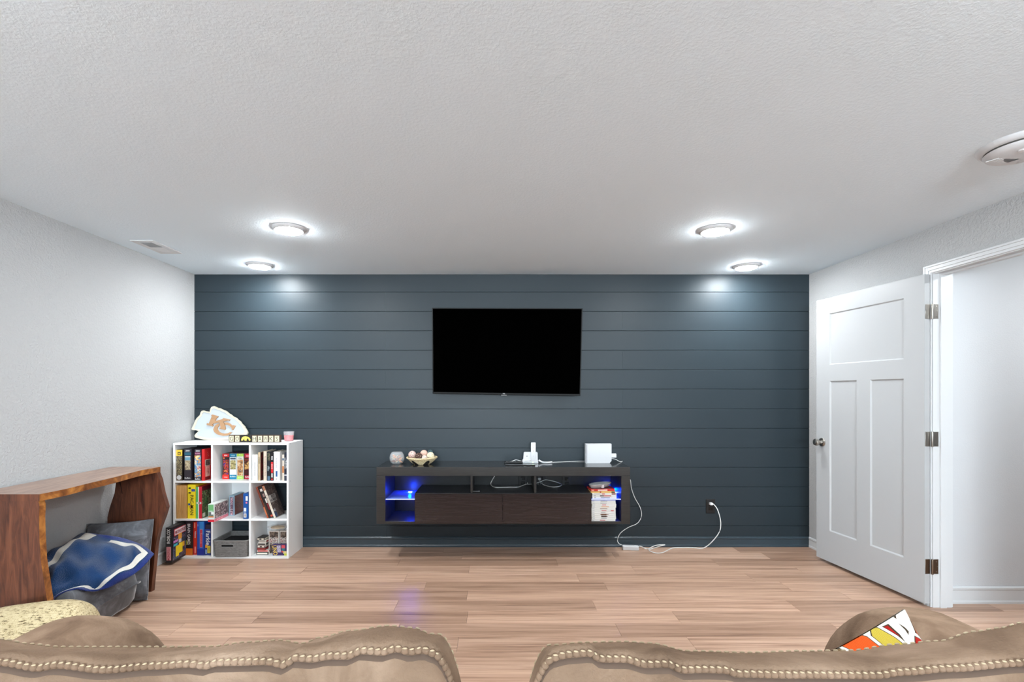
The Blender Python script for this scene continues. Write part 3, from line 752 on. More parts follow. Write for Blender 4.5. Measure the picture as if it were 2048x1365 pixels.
rc = game_case(zup+0.0585, -0.008, 0.07, (206, 44, 40), [(0.02, 0.12, 0.2, 0.8, (240, 170, 150)), (0.28, 0.68, 0.15, 0.85, (238, 206, 196))], 'red game case on top of the pile at the right of the console')
MB().box(-0.085, 0.07, -0.05, 0.06, 0.0143, 0.0149).build('cover_print', art('red_case_art', [(60, 70, 74), (120, 40, 40), (70, 110, 112), (160, 60, 56), (50, 50, 56)], 30), rc)
t = thing('cable_bundle', 'grey bundle of coiled cable on top of the red game case', 'cable', (PX(1200, 3.93), 3.93, zup+0.0736), 0.3)
b = MB()
for k in range(6):
    b.tube([((0.078+0.003*k)*math.cos(2*PI*i/18), (0.034+0.003*k)*math.sin(2*PI*i/18), 0.005+0.0042*k+0.012*(math.cos(2*PI*i/18)+1)*0.5) for i in range(18)], 0.0035, 7, sub=1, cyc=True)
b.build('coil', mat('grey_cable', (178, 178, 176), 0.4), t, smooth='all')
MB().box(-0.012, 0.012, -0.05, -0.024, 0.003, 0.034, bev=0.004).build('tie', M_whitepl2, t)

# ------------------------------------------------------------------ cube shelf
BX0, BY0, BY1, BH, BT, BC = -2.562, 3.909, 4.196, 0.912, 0.015, 0.284
sh = thing('cube_shelf', 'white nine cube shelf unit in the corner, filled with games and books', 'shelf', (BX0, BY0, 0))
BWd = 4*BT+3*BC
def sbox(name, x0, x1, y0, y1, z0, z1): return MB().box(x0, x1, y0, y1, z0, z1, bev=0.0008).build(name, M_white_mel, sh)
D = BY1-BY0
sbox('side_panel', 0, BT, 0, D, 0, BH-BT); sbox('side_panel', BWd-BT, BWd, 0, D, 0, BH-BT)
sbox('top_panel', 0, BWd, 0, D, BH-BT, BH); sbox('bottom_panel', BT, BWd-BT, 0, D, 0, BT)
for k in (1, 2): sbox('shelf_board', BT, BWd-BT, 0, D, k*(BT+BC), k*(BT+BC)+BT)
for k in (1, 2):
    for r in range(3): sbox('divider', k*(BT+BC), k*(BT+BC)+BT, 0.001, D, r*(BT+BC)+BT, (r+1)*(BT+BC))
for (cx_, r_) in ((1, 1), (2, 0), (0, 0)):
    sbox('back_panel', BT+cx_*(BT+BC), BT+cx_*(BT+BC)+BC, D-0.006, D, BT+r_*(BT+BC), BT+r_*(BT+BC)+BC)
for zz_ in (BT/2, BH/3, BH*2/3, BH-BT/2):
    for yy_ in (0.03, D-0.04):
        MB().lathe([(0.0001, 0.0012), (0.004, 0.001), (0.0045, 0)], 10, M=Matrix.Translation((BWd, yy_, zz_)) @ Matrix.Rotation(PI/2, 4, 'Y')).build('cam_cap', M_trim, sh)
def CXl(c): return BX0+BT+c*(BT+BC)
ZF = {0: 2*(BT+BC)+BT, 1: (BT+BC)+BT, 2: BT}

# boxes and books: body plus printed areas plus lettering on the front (f) or right (r) face
def carton(name, cat, label, x0, w, yf, d, z0, h, body, prints=(), words=(), rz=0.0, group=None, book=False, tilt=None, top=None, side=None):
    """body colours; prints (face,u0,v0,u1,v1,material); words (face,text,u,v,height m,turn deg,colour,max length m)"""
    if tilt is None: t = thing(name, label, cat, (x0, yf, z0), rz, group)
    else:
        t = thing(name, label, cat, (x0, yf, z0), 0, group, rot=(0, tilt, 0))
    bm_ = body if not isinstance(body, tuple) else ink(body)
    if book:
        c_ = 0.0022
        MB().box(0, c_, 0, d, 0, h, bev=0.0006).box(w-c_, w, 0, d, 0, h, bev=0.0006).box(c_, w-c_, 0, c_, 0, h).build('cover', bm_, t)
        MB().box(c_, w-c_, c_, d-0.004, 0.003, h-0.003).build('page_block', mat('paper', (226, 218, 200), 0.8), t)
    else:
        MB().box(0, w, 0, d, 0, h, bev=0.0008).build('box_body', bm_, t)
    if side: prints = (('r', 0.0, 0.0, 1.0, 1.0, side),)+tuple(prints)
    b = MB(); ms = []
    for i, (fc, u0, v0, u1, v1, m) in enumerate(prints):
        if isinstance(m, tuple): m = ink(m)
        if m not in ms: ms.append(m)
        e = 0.0004+0.00025*i
        if fc == 'f': q = [(u0*w, -e, v0*h), (u1*w, -e, v0*h), (u1*w, -e, v1*h), (u0*w, -e, v1*h)]
        else: q = [(w+e, u0*d, v0*h), (w+e, u1*d, v0*h), (w+e, u1*d, v1*h), (w+e, u0*d, v1*h)]
        b.add(q, [(0, 1, 2, 3)], ms.index(m))
    if prints: b.build('print', ms, t, fixn=False)['kind'] = 'stuff'
    b = MB(); ms = []
    for wd in words:
        fc, tx, u, v_, hh, turn, colr, mxl = wd
        m = ink(colr)
        if m not in ms: ms.append(m)
        e = 0.0006+0.00025*len(prints)
        if fc == 'f': M = Matrix.Translation((u*w, -e, v_*h)) @ Matrix.Rotation(PI/2, 4, 'X') @ Matrix.Rotation(math.radians(turn), 4, 'Z')
        else: M = Matrix.Translation((w+e, u*d, v_*h)) @ Matrix.Rotation(PI/2, 4, 'Z') @ Matrix.Rotation(PI/2, 4, 'X') @ Matrix.Rotation(math.radians(turn), 4, 'Z')
        word(b, tx, M, hh, ms.index(m), mxl, 0.02)
    if words: b.build('lettering', ms, t, fixn=False)
    return t
def bpx(px0, px1, Y): return PX(px0, Y), PX(px1, Y)-PX(px0, Y)
wht, blk_, ylw, navy_, teal = (236, 236, 234), (30, 28, 32), (244, 206, 40), (30, 40, 90), (30, 130, 160)
GT = 'game and puzzle boxes on the cube shelf'
BKS = 'books on the cube shelf'
A_gold = art('art_gold', [(36, 32, 30), (150, 134, 96), (60, 54, 46), (206, 192, 150), (40, 36, 34)], 60)
A_map = art('art_map', [(150, 132, 104), (206, 190, 156), (120, 100, 80), (224, 212, 184)], 50)
A_toys = art('art_toys', [(244, 226, 170), (232, 160, 70), (90, 150, 200), (240, 222, 190), (200, 90, 110), (140, 190, 130)], 26)
A_fire = art('art_fire', [(70, 50, 130), (200, 70, 40), (60, 30, 40), (226, 130, 60), (190, 100, 130)], 40)
A_chess = art('art_tree', [(120, 100, 60), (200, 186, 130), (80, 84, 50), (224, 210, 170)], 60)
A_cat = art('art_cat', [(220, 190, 150), (190, 130, 80), (100, 84, 70), (230, 210, 180)], 40)
A_choc = art('art_choc', [(70, 30, 24), (220, 170, 100), (130, 60, 36), (236, 206, 150)], 36)
A_green = art('art_forest', [(40, 70, 40), (90, 130, 80), (70, 52, 36), (150, 170, 120), (110, 60, 50), (200, 196, 170)], 24)
A_crowd = art('art_crowd', [(48, 38, 38), (110, 90, 84), (30, 26, 28), (170, 150, 138), (70, 56, 54)], 90)
A_dogs = art('art_dogs', [(190, 170, 166), (120, 90, 90), (70, 50, 54), (220, 206, 200), (130, 50, 50)], 44)
A_rust = art('art_rust', [(112, 42, 34), (136, 58, 42), (92, 34, 30), (160, 84, 58)], 60)
A_bars = art('art_bars', [(60, 50, 46), (120, 104, 92), (36, 34, 36)], 70)

# top left cube
z = ZF[0]; Yb = 3.925
x, wd = bpx(352.5, 364.5, Yb)
carton('puzzle_box', 'box', 'black puzzle box with a yellow top band, leftmost in the top left cube', x, wd, Yb, 0.20, z, 0.245, (44, 38, 34),
       [('f', 0, 0.80, 1, 1.0, (242, 200, 60)), ('f', 0.04, 0.19, 0.96, 0.79, A_gold), ('f', 0, 0, 1, 0.17, (96, 80, 66)), ('f', 0.25, 0.84, 0.75, 0.93, (46, 38, 24)), ('f', 0.38, 0.855, 0.62, 0.905, (242, 200, 60))], group=GT)
b = MB().lathe([(0.0001, 0.0008), (0.018, 0.0008), (0.018, 0.0)], 20, M=Matrix.Translation((x+wd*0.5, Yb-0.0018, z+0.026)) @ Matrix.Rotation(PI/2, 4, 'X'))
pz = COL.objects[-1]
so = [o for o in COL.objects if o.name.startswith('puzzle_box')][-1]
ob = b.build('seal', ink((226, 226, 228)), None); ob.parent = so; ob.matrix_parent_inverse = Matrix.Translation(so.location).inverted()
x, wd = bpx(368.3, 382.5, Yb)
carton('puzzle_box', 'box', 'dark puzzle box numbered 2000 with a harbour picture, second in the top left cube', x, wd, Yb, 0.22, z, 0.252, (54, 48, 56),
       [('f', 0.05, 0.80, 0.95, 0.89, (40, 96, 116)), ('f', 0.12, 0.34, 0.88, 0.77, A_map), ('f', 0.12, 0.64, 0.88, 0.77, (110, 156, 176)), ('f', 0.12, 0.74, 0.88, 0.77, (214, 206, 200))],
       [('f', '2000', 0.5, 0.945, 0.012, 0, wht, wd*0.8), ('f', 'Buffalo', 0.5, 0.085, 0.012, 0, wht, wd*0.8)], group=GT)
x, wd = bpx(389, 402, Yb)
carton('puzzle_box', 'box', 'dark puzzle box numbered 2000 with a bright toy picture, third in the top left cube', x, wd, Yb, 0.22, z, 0.250, (50, 40, 50),
       [('f', 0.02, 0.11, 0.96, 0.80, A_toys), ('f', 0.05, 0.82, 0.95, 0.90, (120, 40, 80))],
       [('f', '2000', 0.5, 0.945, 0.012, 0, wht, wd*0.8), ('f', 'Buffalo', 0.5, 0.055, 0.012, 0, wht, wd*0.8), ('f', 'PUZZLE', 0.5, 0.86, 0.008, 0, (236, 190, 206), wd*0.8)], group=GT)
x, wd = bpx(403.4, 409, Yb-0.005)
carton('board_game', 'box', 'red game box with a framed photo on its side, in the top left cube', x, wd, Yb-0.005, 0.21, z, 0.250, (212, 38, 40),
       [('r', 0.03, 0.45, 0.38, 0.66, (222, 214, 196)), ('r', 0.06, 0.47, 0.35, 0.64, A_crowd), ('r', 0.05, 0.12, 0.34, 0.44, (238, 186, 170)), ('r', 0.05, 0.02, 0.34, 0.10, (120, 30, 30))],
       [('r', 'FAMILY', 0.15, 0.28, 0.012, -90, (180, 40, 40), 0.07), ('r', 'GAME', 0.25, 0.28, 0.012, -90, (180, 40, 40), 0.07), ('r', '1 2 5', 0.22, 0.82, 0.014, -70, (240, 150, 140), 0.08)], group=GT)
# top middle cube
Yb = 3.995
specs = [((444.8, 458.4), (40, 30, 34), [('f', 0, 0.87, 1, 1, (204, 34, 38)), ('f', 0.14, 0.16, 0.9, 0.76, A_fire), ('f', 0, 0, 1, 0.17, (222, 46, 36)), ('f', 0.14, 0.80, 0.34, 0.85, (240, 120, 50))], [('f', '500', 0.5, 0.93, 0.012, 0, wht, 0.03), ('f', 'PUZZLE', 0.5, 0.08, 0.006, 0, wht, 0.03)], 'black and red puzzle box numbered 500, leftmost of four in the top middle cube'),
         ((459.2, 473), (236, 238, 240), [('f', 0, 0.86, 1, 1, (24, 116, 150)), ('f', 0.1, 0.38, 0.9, 0.74, A_chess), ('f', 0, 0, 1, 0.17, (24, 132, 170)), ('f', 0.1, 0.77, 0.9, 0.83, (70, 80, 96))], [('f', '1000', 0.5, 0.925, 0.012, 0, (180, 220, 232), 0.04), ('f', 'Buffalo', 0.5, 0.105, 0.012, 0, wht, 0.045)], 'white and teal puzzle box numbered 1000 in the top middle cube'),
         ((473.9, 487), (226, 224, 214), [('f', 0, 0.89, 1, 1, (164, 204, 70)), ('f', 0.08, 0.14, 0.92, 0.76, A_cat), ('f', 0, 0, 1, 0.13, (176, 214, 96))], [('f', '750', 0.5, 0.945, 0.011, 0, (230, 240, 180), 0.03), ('f', 'Cats', 0.5, 0.82, 0.010, 0, (120, 110, 110), 0.03), ('f', 'Buffalo', 0.5, 0.065, 0.009, 0, (226, 240, 190), 0.04)], 'lime green and white puzzle box with a cat picture in the top middle cube'),
         ((488.2, 501.5), (72, 24, 26), [('f', 0.1, 0.84, 1, 1, (200, 40, 62)), ('f', 0.1, 0.38, 1, 0.70, A_choc), ('f', 0.1, 0, 1, 0.15, (186, 30, 60)), ('f', 0.1, 0.73, 0.9, 0.80, (130, 50, 30))], [('f', '500', 0.55, 0.91, 0.012, 0, (250, 200, 210), 0.03), ('f', 'Buffalo', 0.58, 0.09, 0.011, 0, wht, 0.04)], 'dark red puzzle box with a golden picture, rightmost in the top middle cube')]
for (pa, pb), body, pr, wr, lab in specs:
    x, wd = bpx(pa, pb, Yb)
    carton('puzzle_box', 'box', lab, x, wd, Yb, 0.185, z, 0.206, body, pr, wr, group=GT)
tag(MB().lathe([(0.0001, 0), (0.085, 0), (0.088, 0.004), (0.08, 0.006), (0.0001, 0.006)], 30).build('flat_tin', mat('dark_tin', (70, 40, 56), 0.25, 0.3), None, (PX(486, 4.09), 4.09, z+0.2062)), 'dark round tin lying on the puzzle boxes in the top middle cube', 'tin')
# top right cube: books
Yb = 3.922
bk = [(504, 515, 910, 0.15, wht, [], [('f', 'OUR PLACE IN THE WORLD', 0.5, 0.45, 0.006, -90, (60, 50, 70), 0.14)], 'short all white book, leftmost in the top right cube', None),
      (516, 520.5, 905.5, 0.16, (206, 184, 150), [('r', 0, 0, 1, 1, art('art_book', [(50, 24, 24), (110, 34, 34), (30, 22, 24), (190, 90, 70)], 30))], [('f', 'LEGENDS', 0.5, 0.72, 0.009, -90, (40, 30, 26), 0.11)], 'tan spined book with a dark red cover in the top right cube', None),
      (526.7, 533, 903, 0.16, (222, 206, 186), [], [('f', 'The Complete Guide to Home', 0.5, 0.5, 0.009, -90, (150, 84, 70), 0.20)], 'cream book with brown title down its spine in the top right cube', None),
      (533.4, 540.4, 904, 0.15, (30, 34, 40), [('f', 0.15, 0.70, 0.9, 0.95, art('art_leaf', [(60, 70, 50), (120, 110, 90), (40, 44, 40)], 80)), ('f', 0.2, 0.02, 0.9, 0.16, (90, 120, 146))], [('f', 'STORIES', 0.35, 0.42, 0.008, -90, (200, 220, 222), 0.07), ('f', 'OLD', 0.65, 0.44, 0.008, -90, (190, 210, 220), 0.04)], 'dark book with a leafy top and white title in the top right cube', None),
      (541, 546.6, 905.6, 0.15, (28, 24, 26), [('f', 0.1, 0.28, 0.9, 0.66, (212, 40, 46)), ('f', 0.2, 0.12, 0.8, 0.26, (190, 188, 184)), ('f', 0.2, 0.02, 0.8, 0.08, (200, 50, 50))], [('f', 'FIRE', 0.5, 0.80, 0.012, -90, wht, 0.06), ('f', 'BRAVE', 0.5, 0.5, 0.010, -90, (250, 200, 196), 0.06)], 'black and red book in the top right cube', None),
      (547.2, 559.5, 904, 0.17, (234, 232, 232), [('f', 0.33, 0.14, 0.60, 0.33, (36, 96, 156))], [('f', 'The House of Us', 0.45, 0.62, 0.008, -90, (140, 130, 146), 0.09), ('f', 'H', 0.45, 0.06, 0.008, 0, blk_, None)], 'thick white book with a blue block on the spine in the top right cube', None),
      (564, 568, 910, 0.15, (222, 210, 196), [('f', 0, 0.30, 1, 0.56, (196, 130, 84)), ('f', 0, 0.78, 1, 0.86, (110, 124, 140))], [], 'slim book with an orange band in the top right cube', None),
      (568.3, 574.3, 906, 0.16, (36, 40, 56), [('f', 0, 0.18, 1, 0.22, (214, 214, 220)), ('f', 0.1, 0.02, 0.9, 0.16, (60, 64, 80))], [('f', 'OUR FINEST DAYS', 0.28, 0.62, 0.008, -90, wht, 0.15), ('f', 'THE RECORD', 0.7, 0.60, 0.008, -90, wht, 0.15)], 'navy book with white lettering, rightmost in the top right cube', None)]
for pa, pb, pt, d, body, pr, wr, lab, _ in bk:
    x, wd = bpx(pa, pb, Yb); x += 0.001
    hh = PZ(pt, Yb)-z
    carton('book', 'book', lab, x, wd, Yb, d, z, hh, body, pr, wr, group=BKS, book=True)
# middle left cube
z = ZF[1]; Yb = 3.918
x, wd = bpx(352.8, 373, Yb)
M_pine = wood('pine_board', (196, 140, 74), (216, 164, 96), (228, 182, 120), (60, 60, 3), 0.5)
t = carton('wooden_case', 'box', 'plain golden wood case, leftmost in the middle left cube', x, wd, Yb, 0.25, z, 0.262, M_pine, group=None)
for k in range(1, 6):
    MB().box(-0.0006, 0.0006, -0.0006, 0.0002, 0.001, 0.261).build('joint_line', ink((168, 116, 60)), t, (wd*k/6, 0, 0))
x, wd = bpx(375.2, 391, Yb)
t = carton('board_game', 'box', 'bright yellow game box with outlined letters in the middle left cube', x, wd, Yb, 0.26, z, 0.268, (250, 222, 30),
       [('f', 0.12, 0.88, 0.42, 0.92, blk_), ('f', 0.12, 0.74, 0.42, 0.78, blk_), ('f', 0.5, 0.80, 0.95, 0.875, (60, 80, 160)), ('f', 0.08, 0.39, 0.34, 0.45, (40, 90, 160)), ('f', 0.24, 0.33, 0.42, 0.37, (226, 120, 60))],
       [('f', 'PAC-MAN', 0.56, 0.40, 0.026, -90, (96, 80, 20), 0.165), ('f', 'PAC-MAN', 0.555, 0.401, 0.021, -90, (250, 226, 60), 0.160)], group=GT)
x, wd = bpx(391.9, 403.8, Yb)
carton('board_game', 'box', 'game box with green, white and red bands in the middle left cube', x, wd, Yb, 0.26, z, 0.252, (196, 34, 50),
       [('f', 0, 0, 0.36, 1, (92, 184, 98)), ('f', 0.36, 0, 0.52, 1, (230, 224, 220)), ('f', 0.1, 0.46, 0.9, 0.52, (226, 220, 216)), ('f', 0.4, 0.475, 0.72, 0.505, (60, 40, 40)), ('r', 0, 0, 1, 1, A_green), ('r', 0, 0.86, 1, 1, (96, 30, 38)), ('r', 0.03, 0.04, 0.16, 0.16, (214, 210, 190))], group=GT)
# middle centre cube
carton('card_box', 'box', 'green and white box jutting out of the middle cube', -2.229, 0.049, 3.812, 0.19, z, 0.138, (214, 216, 212),
       [('f', 0.05, 0.30, 0.86, 0.97, (110, 176, 112)), ('f', 0.1, 0.34, 0.82, 0.56, (110, 112, 112)), ('f', 0.5, 0.42, 0.86, 0.56, (232, 234, 232)), ('f', 0.05, 0.26, 0.9, 0.32, (210, 110, 60)), ('f', 0, 0.0, 1, 0.14, (206, 46, 60)),
        ('r', 0.02, 0.2, 0.98, 0.95, A_dogs), ('r', 0, 0.0, 1, 0.17, (224, 120, 134))],
       [('f', '1000', 0.45, 0.60, 0.012, 0, wht, 0.036), ('r', 'SILVER CREEK', 0.4, 0.08, 0.010, 0, (246, 206, 210), 0.13)], group=GT)
x, wd = bpx(458.4, 468.8, 4.01)
carton('card_box', 'box', 'pale blue box with red and white lettering in the middle cube', x, wd, 4.01, 0.15, z, 0.163, (146, 176, 192),
       [('f', 0.14, 0.03, 0.82, 0.94, (96, 84, 110)), ('r', 0.02, 0.03, 0.98, 0.97, A_rust)],
       [('f', 'RUMMY ROYAL', 0.48, 0.48, 0.019, 90, (240, 224, 228), 0.145), ('f', 'RUMMY ROYAL', 0.50, 0.48, 0.014, 90, (196, 56, 76), 0.140)], group=GT)
carton('board_game', 'box', 'royal blue box with white labels at the right of the middle cube', -2.006, 0.038, 3.905, 0.20, z, 0.200, (24, 84, 160),
       [('f', 0.5, 0.72, 0.95, 0.90, wht), ('f', 0.12, 0.30, 0.62, 0.44, wht), ('f', 0.15, 0.24, 0.62, 0.28, (150, 170, 200)), ('f', 0.15, 0.06, 0.68, 0.22, wht), ('f', 0.26, 0.09, 0.58, 0.19, (176, 156, 146)), ('f', 0.52, 0.61, 0.86, 0.68, (240, 130, 150))], group=GT)
# middle right cube: three leaning books (tilt about y)
lean = math.radians(-20.5)
Yb = 3.925
def leaner(px, w_, h_, body, pr, wr, label, d):
    xx = PX(px, Yb)
    return carton('book', 'book', label, xx, w_, Yb, d, z+0.0004, h_, body, pr, wr, group=BKS, book=True, tilt=lean)
leaner(534.5, 0.011, 0.262, (176, 78, 44), [('f', 0, 0.1, 1, 0.35, (206, 120, 80)), ('f', 0.15, 0.36, 0.85, 0.60, (70, 36, 28)), ('f', 0, 0.62, 1, 1.0, (120, 56, 40))], [], 'thin orange spined book, leftmost of the three leaning books', 0.2)
leaner(538.2, 0.036, 0.262, (40, 32, 32), [('f', 0.3, 0.84, 0.8, 0.92, (214, 206, 200)), ('f', 0.45, 0.66, 0.85, 0.76, (150, 120, 112)), ('f', 0.62, 0.46, 0.92, 0.60, (222, 214, 206)), ('f', 0.62, 0.24, 0.98, 0.44, (122, 30, 38)), ('f', 0.5, 0.02, 1, 0.08, (190, 80, 60)), ('f', 0.05, 0.1, 0.3, 0.5, (70, 58, 50))], [], 'black book between the orange and the white leaning books', 0.2)
leaner(547.9, 0.017, 0.270, (226, 214, 198), [('r', 0, 0, 1, 1, A_crowd), ('r', 0.02, 0.46, 0.74, 0.68, (186, 178, 172)), ('r', 0, 0.02, 0.24, 0.16, (60, 80, 110)), ('f', 0, 0.86, 1, 1, (180, 120, 90))],
       [('r', 'BEST', 0.46, 0.62, 0.022, 0, (60, 48, 46), 0.09), ('r', 'NUMBER', 0.42, 0.52, 0.022, 0, (60, 48, 46), 0.125), ('r', 'NFL', 0.13, 0.22, 0.02, 0, (226, 226, 230), 0.04), ('f', 'MY COMPLETE STORY', 0.5, 0.55, 0.007, -90, (110, 84, 70), 0.15)], 'white spined sports book with a crowd photo cover, rightmost of the three leaning books', 0.16)
# bottom left cube
z = ZF[2]
t = carton('board_game', 'box', 'black board game box with yellow figure, jutting out of the bottom left cube', -2.519, 0.046, 3.757, 0.265, z, 0.270, (24, 22, 24),
       [('f', 0.14, 0.08, 0.86, 0.46, (226, 160, 166)), ('r', 0.10, 0.72, 0.78, 0.92, (206, 60, 70)), ('r', 0.13, 0.74, 0.75, 0.90, (240, 224, 226)), ('r', 0.04, 0.06, 0.80, 0.70, art('art_city', [(40, 40, 50), (70, 90, 110), (30, 28, 34), (150, 120, 150), (60, 50, 60)], 40)),
        ('r', 0.18, 0.12, 0.34, 0.42, (246, 214, 40)), ('r', 0.34, 0.18, 0.52, 0.46, (246, 214, 40)), ('r', 0.52, 0.32, 0.62, 0.46, (240, 170, 50)), ('r', 0.32, 0.48, 0.46, 0.58, (200, 196, 190)), ('r', 0.30, 0.58, 0.48, 0.74, (234, 160, 60)), ('r', 0.06, 0.54, 0.28, 0.60, (200, 130, 190)), ('r', 0.06, 0.44, 0.26, 0.50, (70, 180, 190))],
       [('f', 'ROBLOX', 0.5, 0.76, 0.024, 90, wht, 0.108), ('f', 'MONOPOLY', 0.5, 0.27, 0.017, 90, (170, 50, 64), 0.098), ('r', 'MONOPOLY', 0.44, 0.82, 0.026, 0, (150, 30, 44), 0.155)], rz=math.radians(3.5), group=GT)
t.rotation_euler[2] = math.radians(3.5)
Yb = 3.945
x, wd = bpx(368.5, 385.3, Yb)
carton('board_game', 'box', 'black game box with an orange foot and white vertical title in the bottom left cube', x, wd, Yb, 0.24, z, 0.270, (30, 24, 34),
       [('f', 0, 0, 1, 0.20, (226, 116, 34)), ('f', 0.20, 0.52, 0.24, 0.74, (120, 116, 124))], [('f', 'BRAIN GAMES', 0.56, 0.62, 0.022, -90, (236, 234, 236), 0.165), ('f', 'KIDS', 0.30, 0.37, 0.012, -90, (190, 206, 70), 0.036)], group=GT)
x, wd = bpx(386.6, 393.8, 3.955)
carton('board_game', 'box', 'slim bright red box beside the blue one in the bottom left cube', x, wd, 3.955, 0.22, z, 0.262, (214, 44, 36),
       [('f', 0.3, 0.82, 0.5, 0.98, (240, 190, 150)), ('f', 0.35, 0.05, 0.75, 0.25, (236, 140, 130))], [('f', 'Yahtzee', 0.6, 0.62, 0.012, -90, wht, 0.07)], group=GT)
x, wd = bpx(394.2, 408.8, Yb)
carton('board_game', 'box', 'blue game box with a red vertical title in the bottom left cube', x, wd, Yb, 0.22, z, 0.268, (34, 80, 180),
       [('f', 0.32, 0.62, 0.9, 1.0, (50, 130, 200)), ('f', 0.36, 0.22, 0.76, 0.78, (130, 150, 200)), ('f', 0.40, 0.24, 0.72, 0.76, (206, 60, 80)), ('f', 0, 0, 1, 0.18, (24, 44, 150))],
       [('f', 'Rummikub', 0.56, 0.50, 0.014, -90, (240, 130, 130), 0.12), ('f', 'Goliath', 0.14, 0.9, 0.005, -90, wht, 0.03)], group=GT)
x, wd = bpx(409.4, 421.2, Yb)
carton('board_game', 'box', 'navy dice game box with large white lettering, rightmost in the bottom left cube', x, wd, Yb, 0.2, z, 0.208, (36, 56, 132),
       [('f', 0.1, 0.28, 0.5, 0.40, (236, 160, 40)), ('f', 0.45, 0.08, 0.98, 0.36, (216, 200, 60)), ('f', 0.1, 0.05, 0.4, 0.22, (130, 160, 200))],
       [('f', 'Farkle', 0.58, 0.66, 0.034, -90, wht, 0.115), ('f', 'DICE', 0.72, 0.22, 0.010, -90, (60, 60, 30), 0.05)], group=GT)
tag(MB().box(0, 0.045, 0, 0.19, 0, 0.035, bev=0.002).build('card_box', ink((44, 30, 56)), None, (x+0.001, Yb+0.006, z+0.2084)), 'small dark box lying on the navy dice game', 'box')
# bottom middle cube: woven bin
M_weave = mat('grey_weave_plastic', (104, 102, 100), 0.5)
v, _ = coords(M_weave, (1, 1, 1))
nt, bs, N, Lk = nodes(M_weave)
bk_ = N('ShaderNodeTexBrick'); bk_.inputs['Scale'].default_value = 1; bk_.inputs['Brick Width'].default_value = 0.0115; bk_.inputs['Row Height'].default_value = 0.0055; bk_.inputs['Mortar Size'].default_value = 0.0008; bk_.offset = 0.5
bk_.inputs['Mortar Smooth'].default_value = 0.6
mp = N('ShaderNodeCombineXYZ'); sp = N('ShaderNodeSeparateXYZ'); ad = N('ShaderNodeMath'); Lk(v, sp.inputs[0]); Lk(sp.outputs[0], ad.inputs[0]); Lk(sp.outputs[1], ad.inputs[1])
Lk(ad.outputs[0], mp.inputs[0]); Lk(sp.outputs[2], mp.inputs[1]); Lk(mp.outputs[0], bk_.inputs['Vector'])
bk_.inputs['Color1'].default_value = lin((150, 148, 146)); bk_.inputs['Color2'].default_value = lin((122, 120, 118)); bk_.inputs['Mortar'].default_value = lin((62, 60, 58))
setc(M_weave, bk_.outputs['Color'])
iv = N('ShaderNodeMath'); iv.operation = 'SUBTRACT'; iv.inputs[0].default_value = 1.0; Lk(bk_.outputs['Fac'], iv.inputs[1]); bump(M_weave, iv.outputs[0], 0.8, 0.002)
t = thing('storage_bin', 'grey woven plastic bin with a handle slot in the bottom middle cube', 'bin', (CXl(1)+BC/2+0.001, 3.893, z+0.0005))
BWi, BDp, BHt = 0.270, 0.27, 0.134
def rr(w_, d_, r, n=5):
    out = []
    for cx_, cy_, a0 in ((w_/2-r, r, -PI/2), (w_/2-r, d_-r, 0), (-w_/2+r, d_-r, PI/2), (-w_/2+r, r, PI)):
        for k in range(n+1):
            a = a0+PI/2*k/n; out.append((cx_+r*math.cos(a), cy_+r*math.sin(a)))
    return out
def bin_shell(front=True):
    b = MB(); lv = [(0.0, 0.94), (0.004, 0.95), (BHt-0.006, 1.0)]
    rings = []
    for zz_, s_ in lv:
        p = rr(BWi*s_, BDp, 0.022); rings.append([(x_, y_+ (1-s_)*0.12, zz_) for x_, y_ in p])
    n = len(rings[0])
    for r in rings: b.v += r
    for k in range(len(rings)-1):
        for i in range(n):
            j = (i+1) % n
            b.f.append((k*n+i, k*n+j, (k+1)*n+j, (k+1)*n+i)); b.m.append(0)
    b.f.append(tuple(range(n-1, -1, -1))); b.m.append(0)
    return b
ob = bin_shell().build('bin_body', M_weave, t, fixn=True)
md = ob.modifiers.new('thick', 'SOLIDIFY'); md.thickness = 0.003; md.offset = -1
b = MB(); p = rr(BWi+0.008, BDp+0.004, 0.024)
b.tube([(x_, y_-0.002, BHt-0.004-0.006*math.cos(PI*x_/BWi)*(1 if y_ < 0.1 else 0)) for x_, y_ in p], 0.0042, 8, sub=1, cyc=True)
b.build('rim', mat('grey_plastic_rim', (136, 134, 132), 0.4), t, smooth='all')
hz = 0.090; hp = [(0.05*1, 0)]
def slot(wd_, ht): return [(cx_+ht/2*math.cos(a), ht/2*math.sin(a)) for cx_, a0 in ((wd_/2-ht/2, -PI/2), (-wd_/2+ht/2, PI/2)) for a in [a0+PI*k/8 for k in range(9)]]
yfr = 0.12*(1-0.985)
MB().prism([(x_-0.02, z_+hz) for x_, z_ in slot(0.094, 0.015)], yfr-0.0018, yfr+0.002, 'y').build('handle_slot', mat('slot_black', (2, 2, 2), 0.9), t)
MB().tube([(x_-0.02, yfr-0.002, z_+hz) for x_, z_ in slot(0.100, 0.021)], 0.0022, 6, sub=1, cyc=True).build('handle_rim', mat('grey_plastic_rim', (136, 134, 132), 0.4), t, smooth='all')
MB().box(-0.122, 0.122, 0.02, BDp-0.02, 0.006, 0.10, bev=0.004).build('bin_lining', mat('dark_cloth', (26, 27, 28), 0.6), t)  # dark block filling most of the inside of the bin
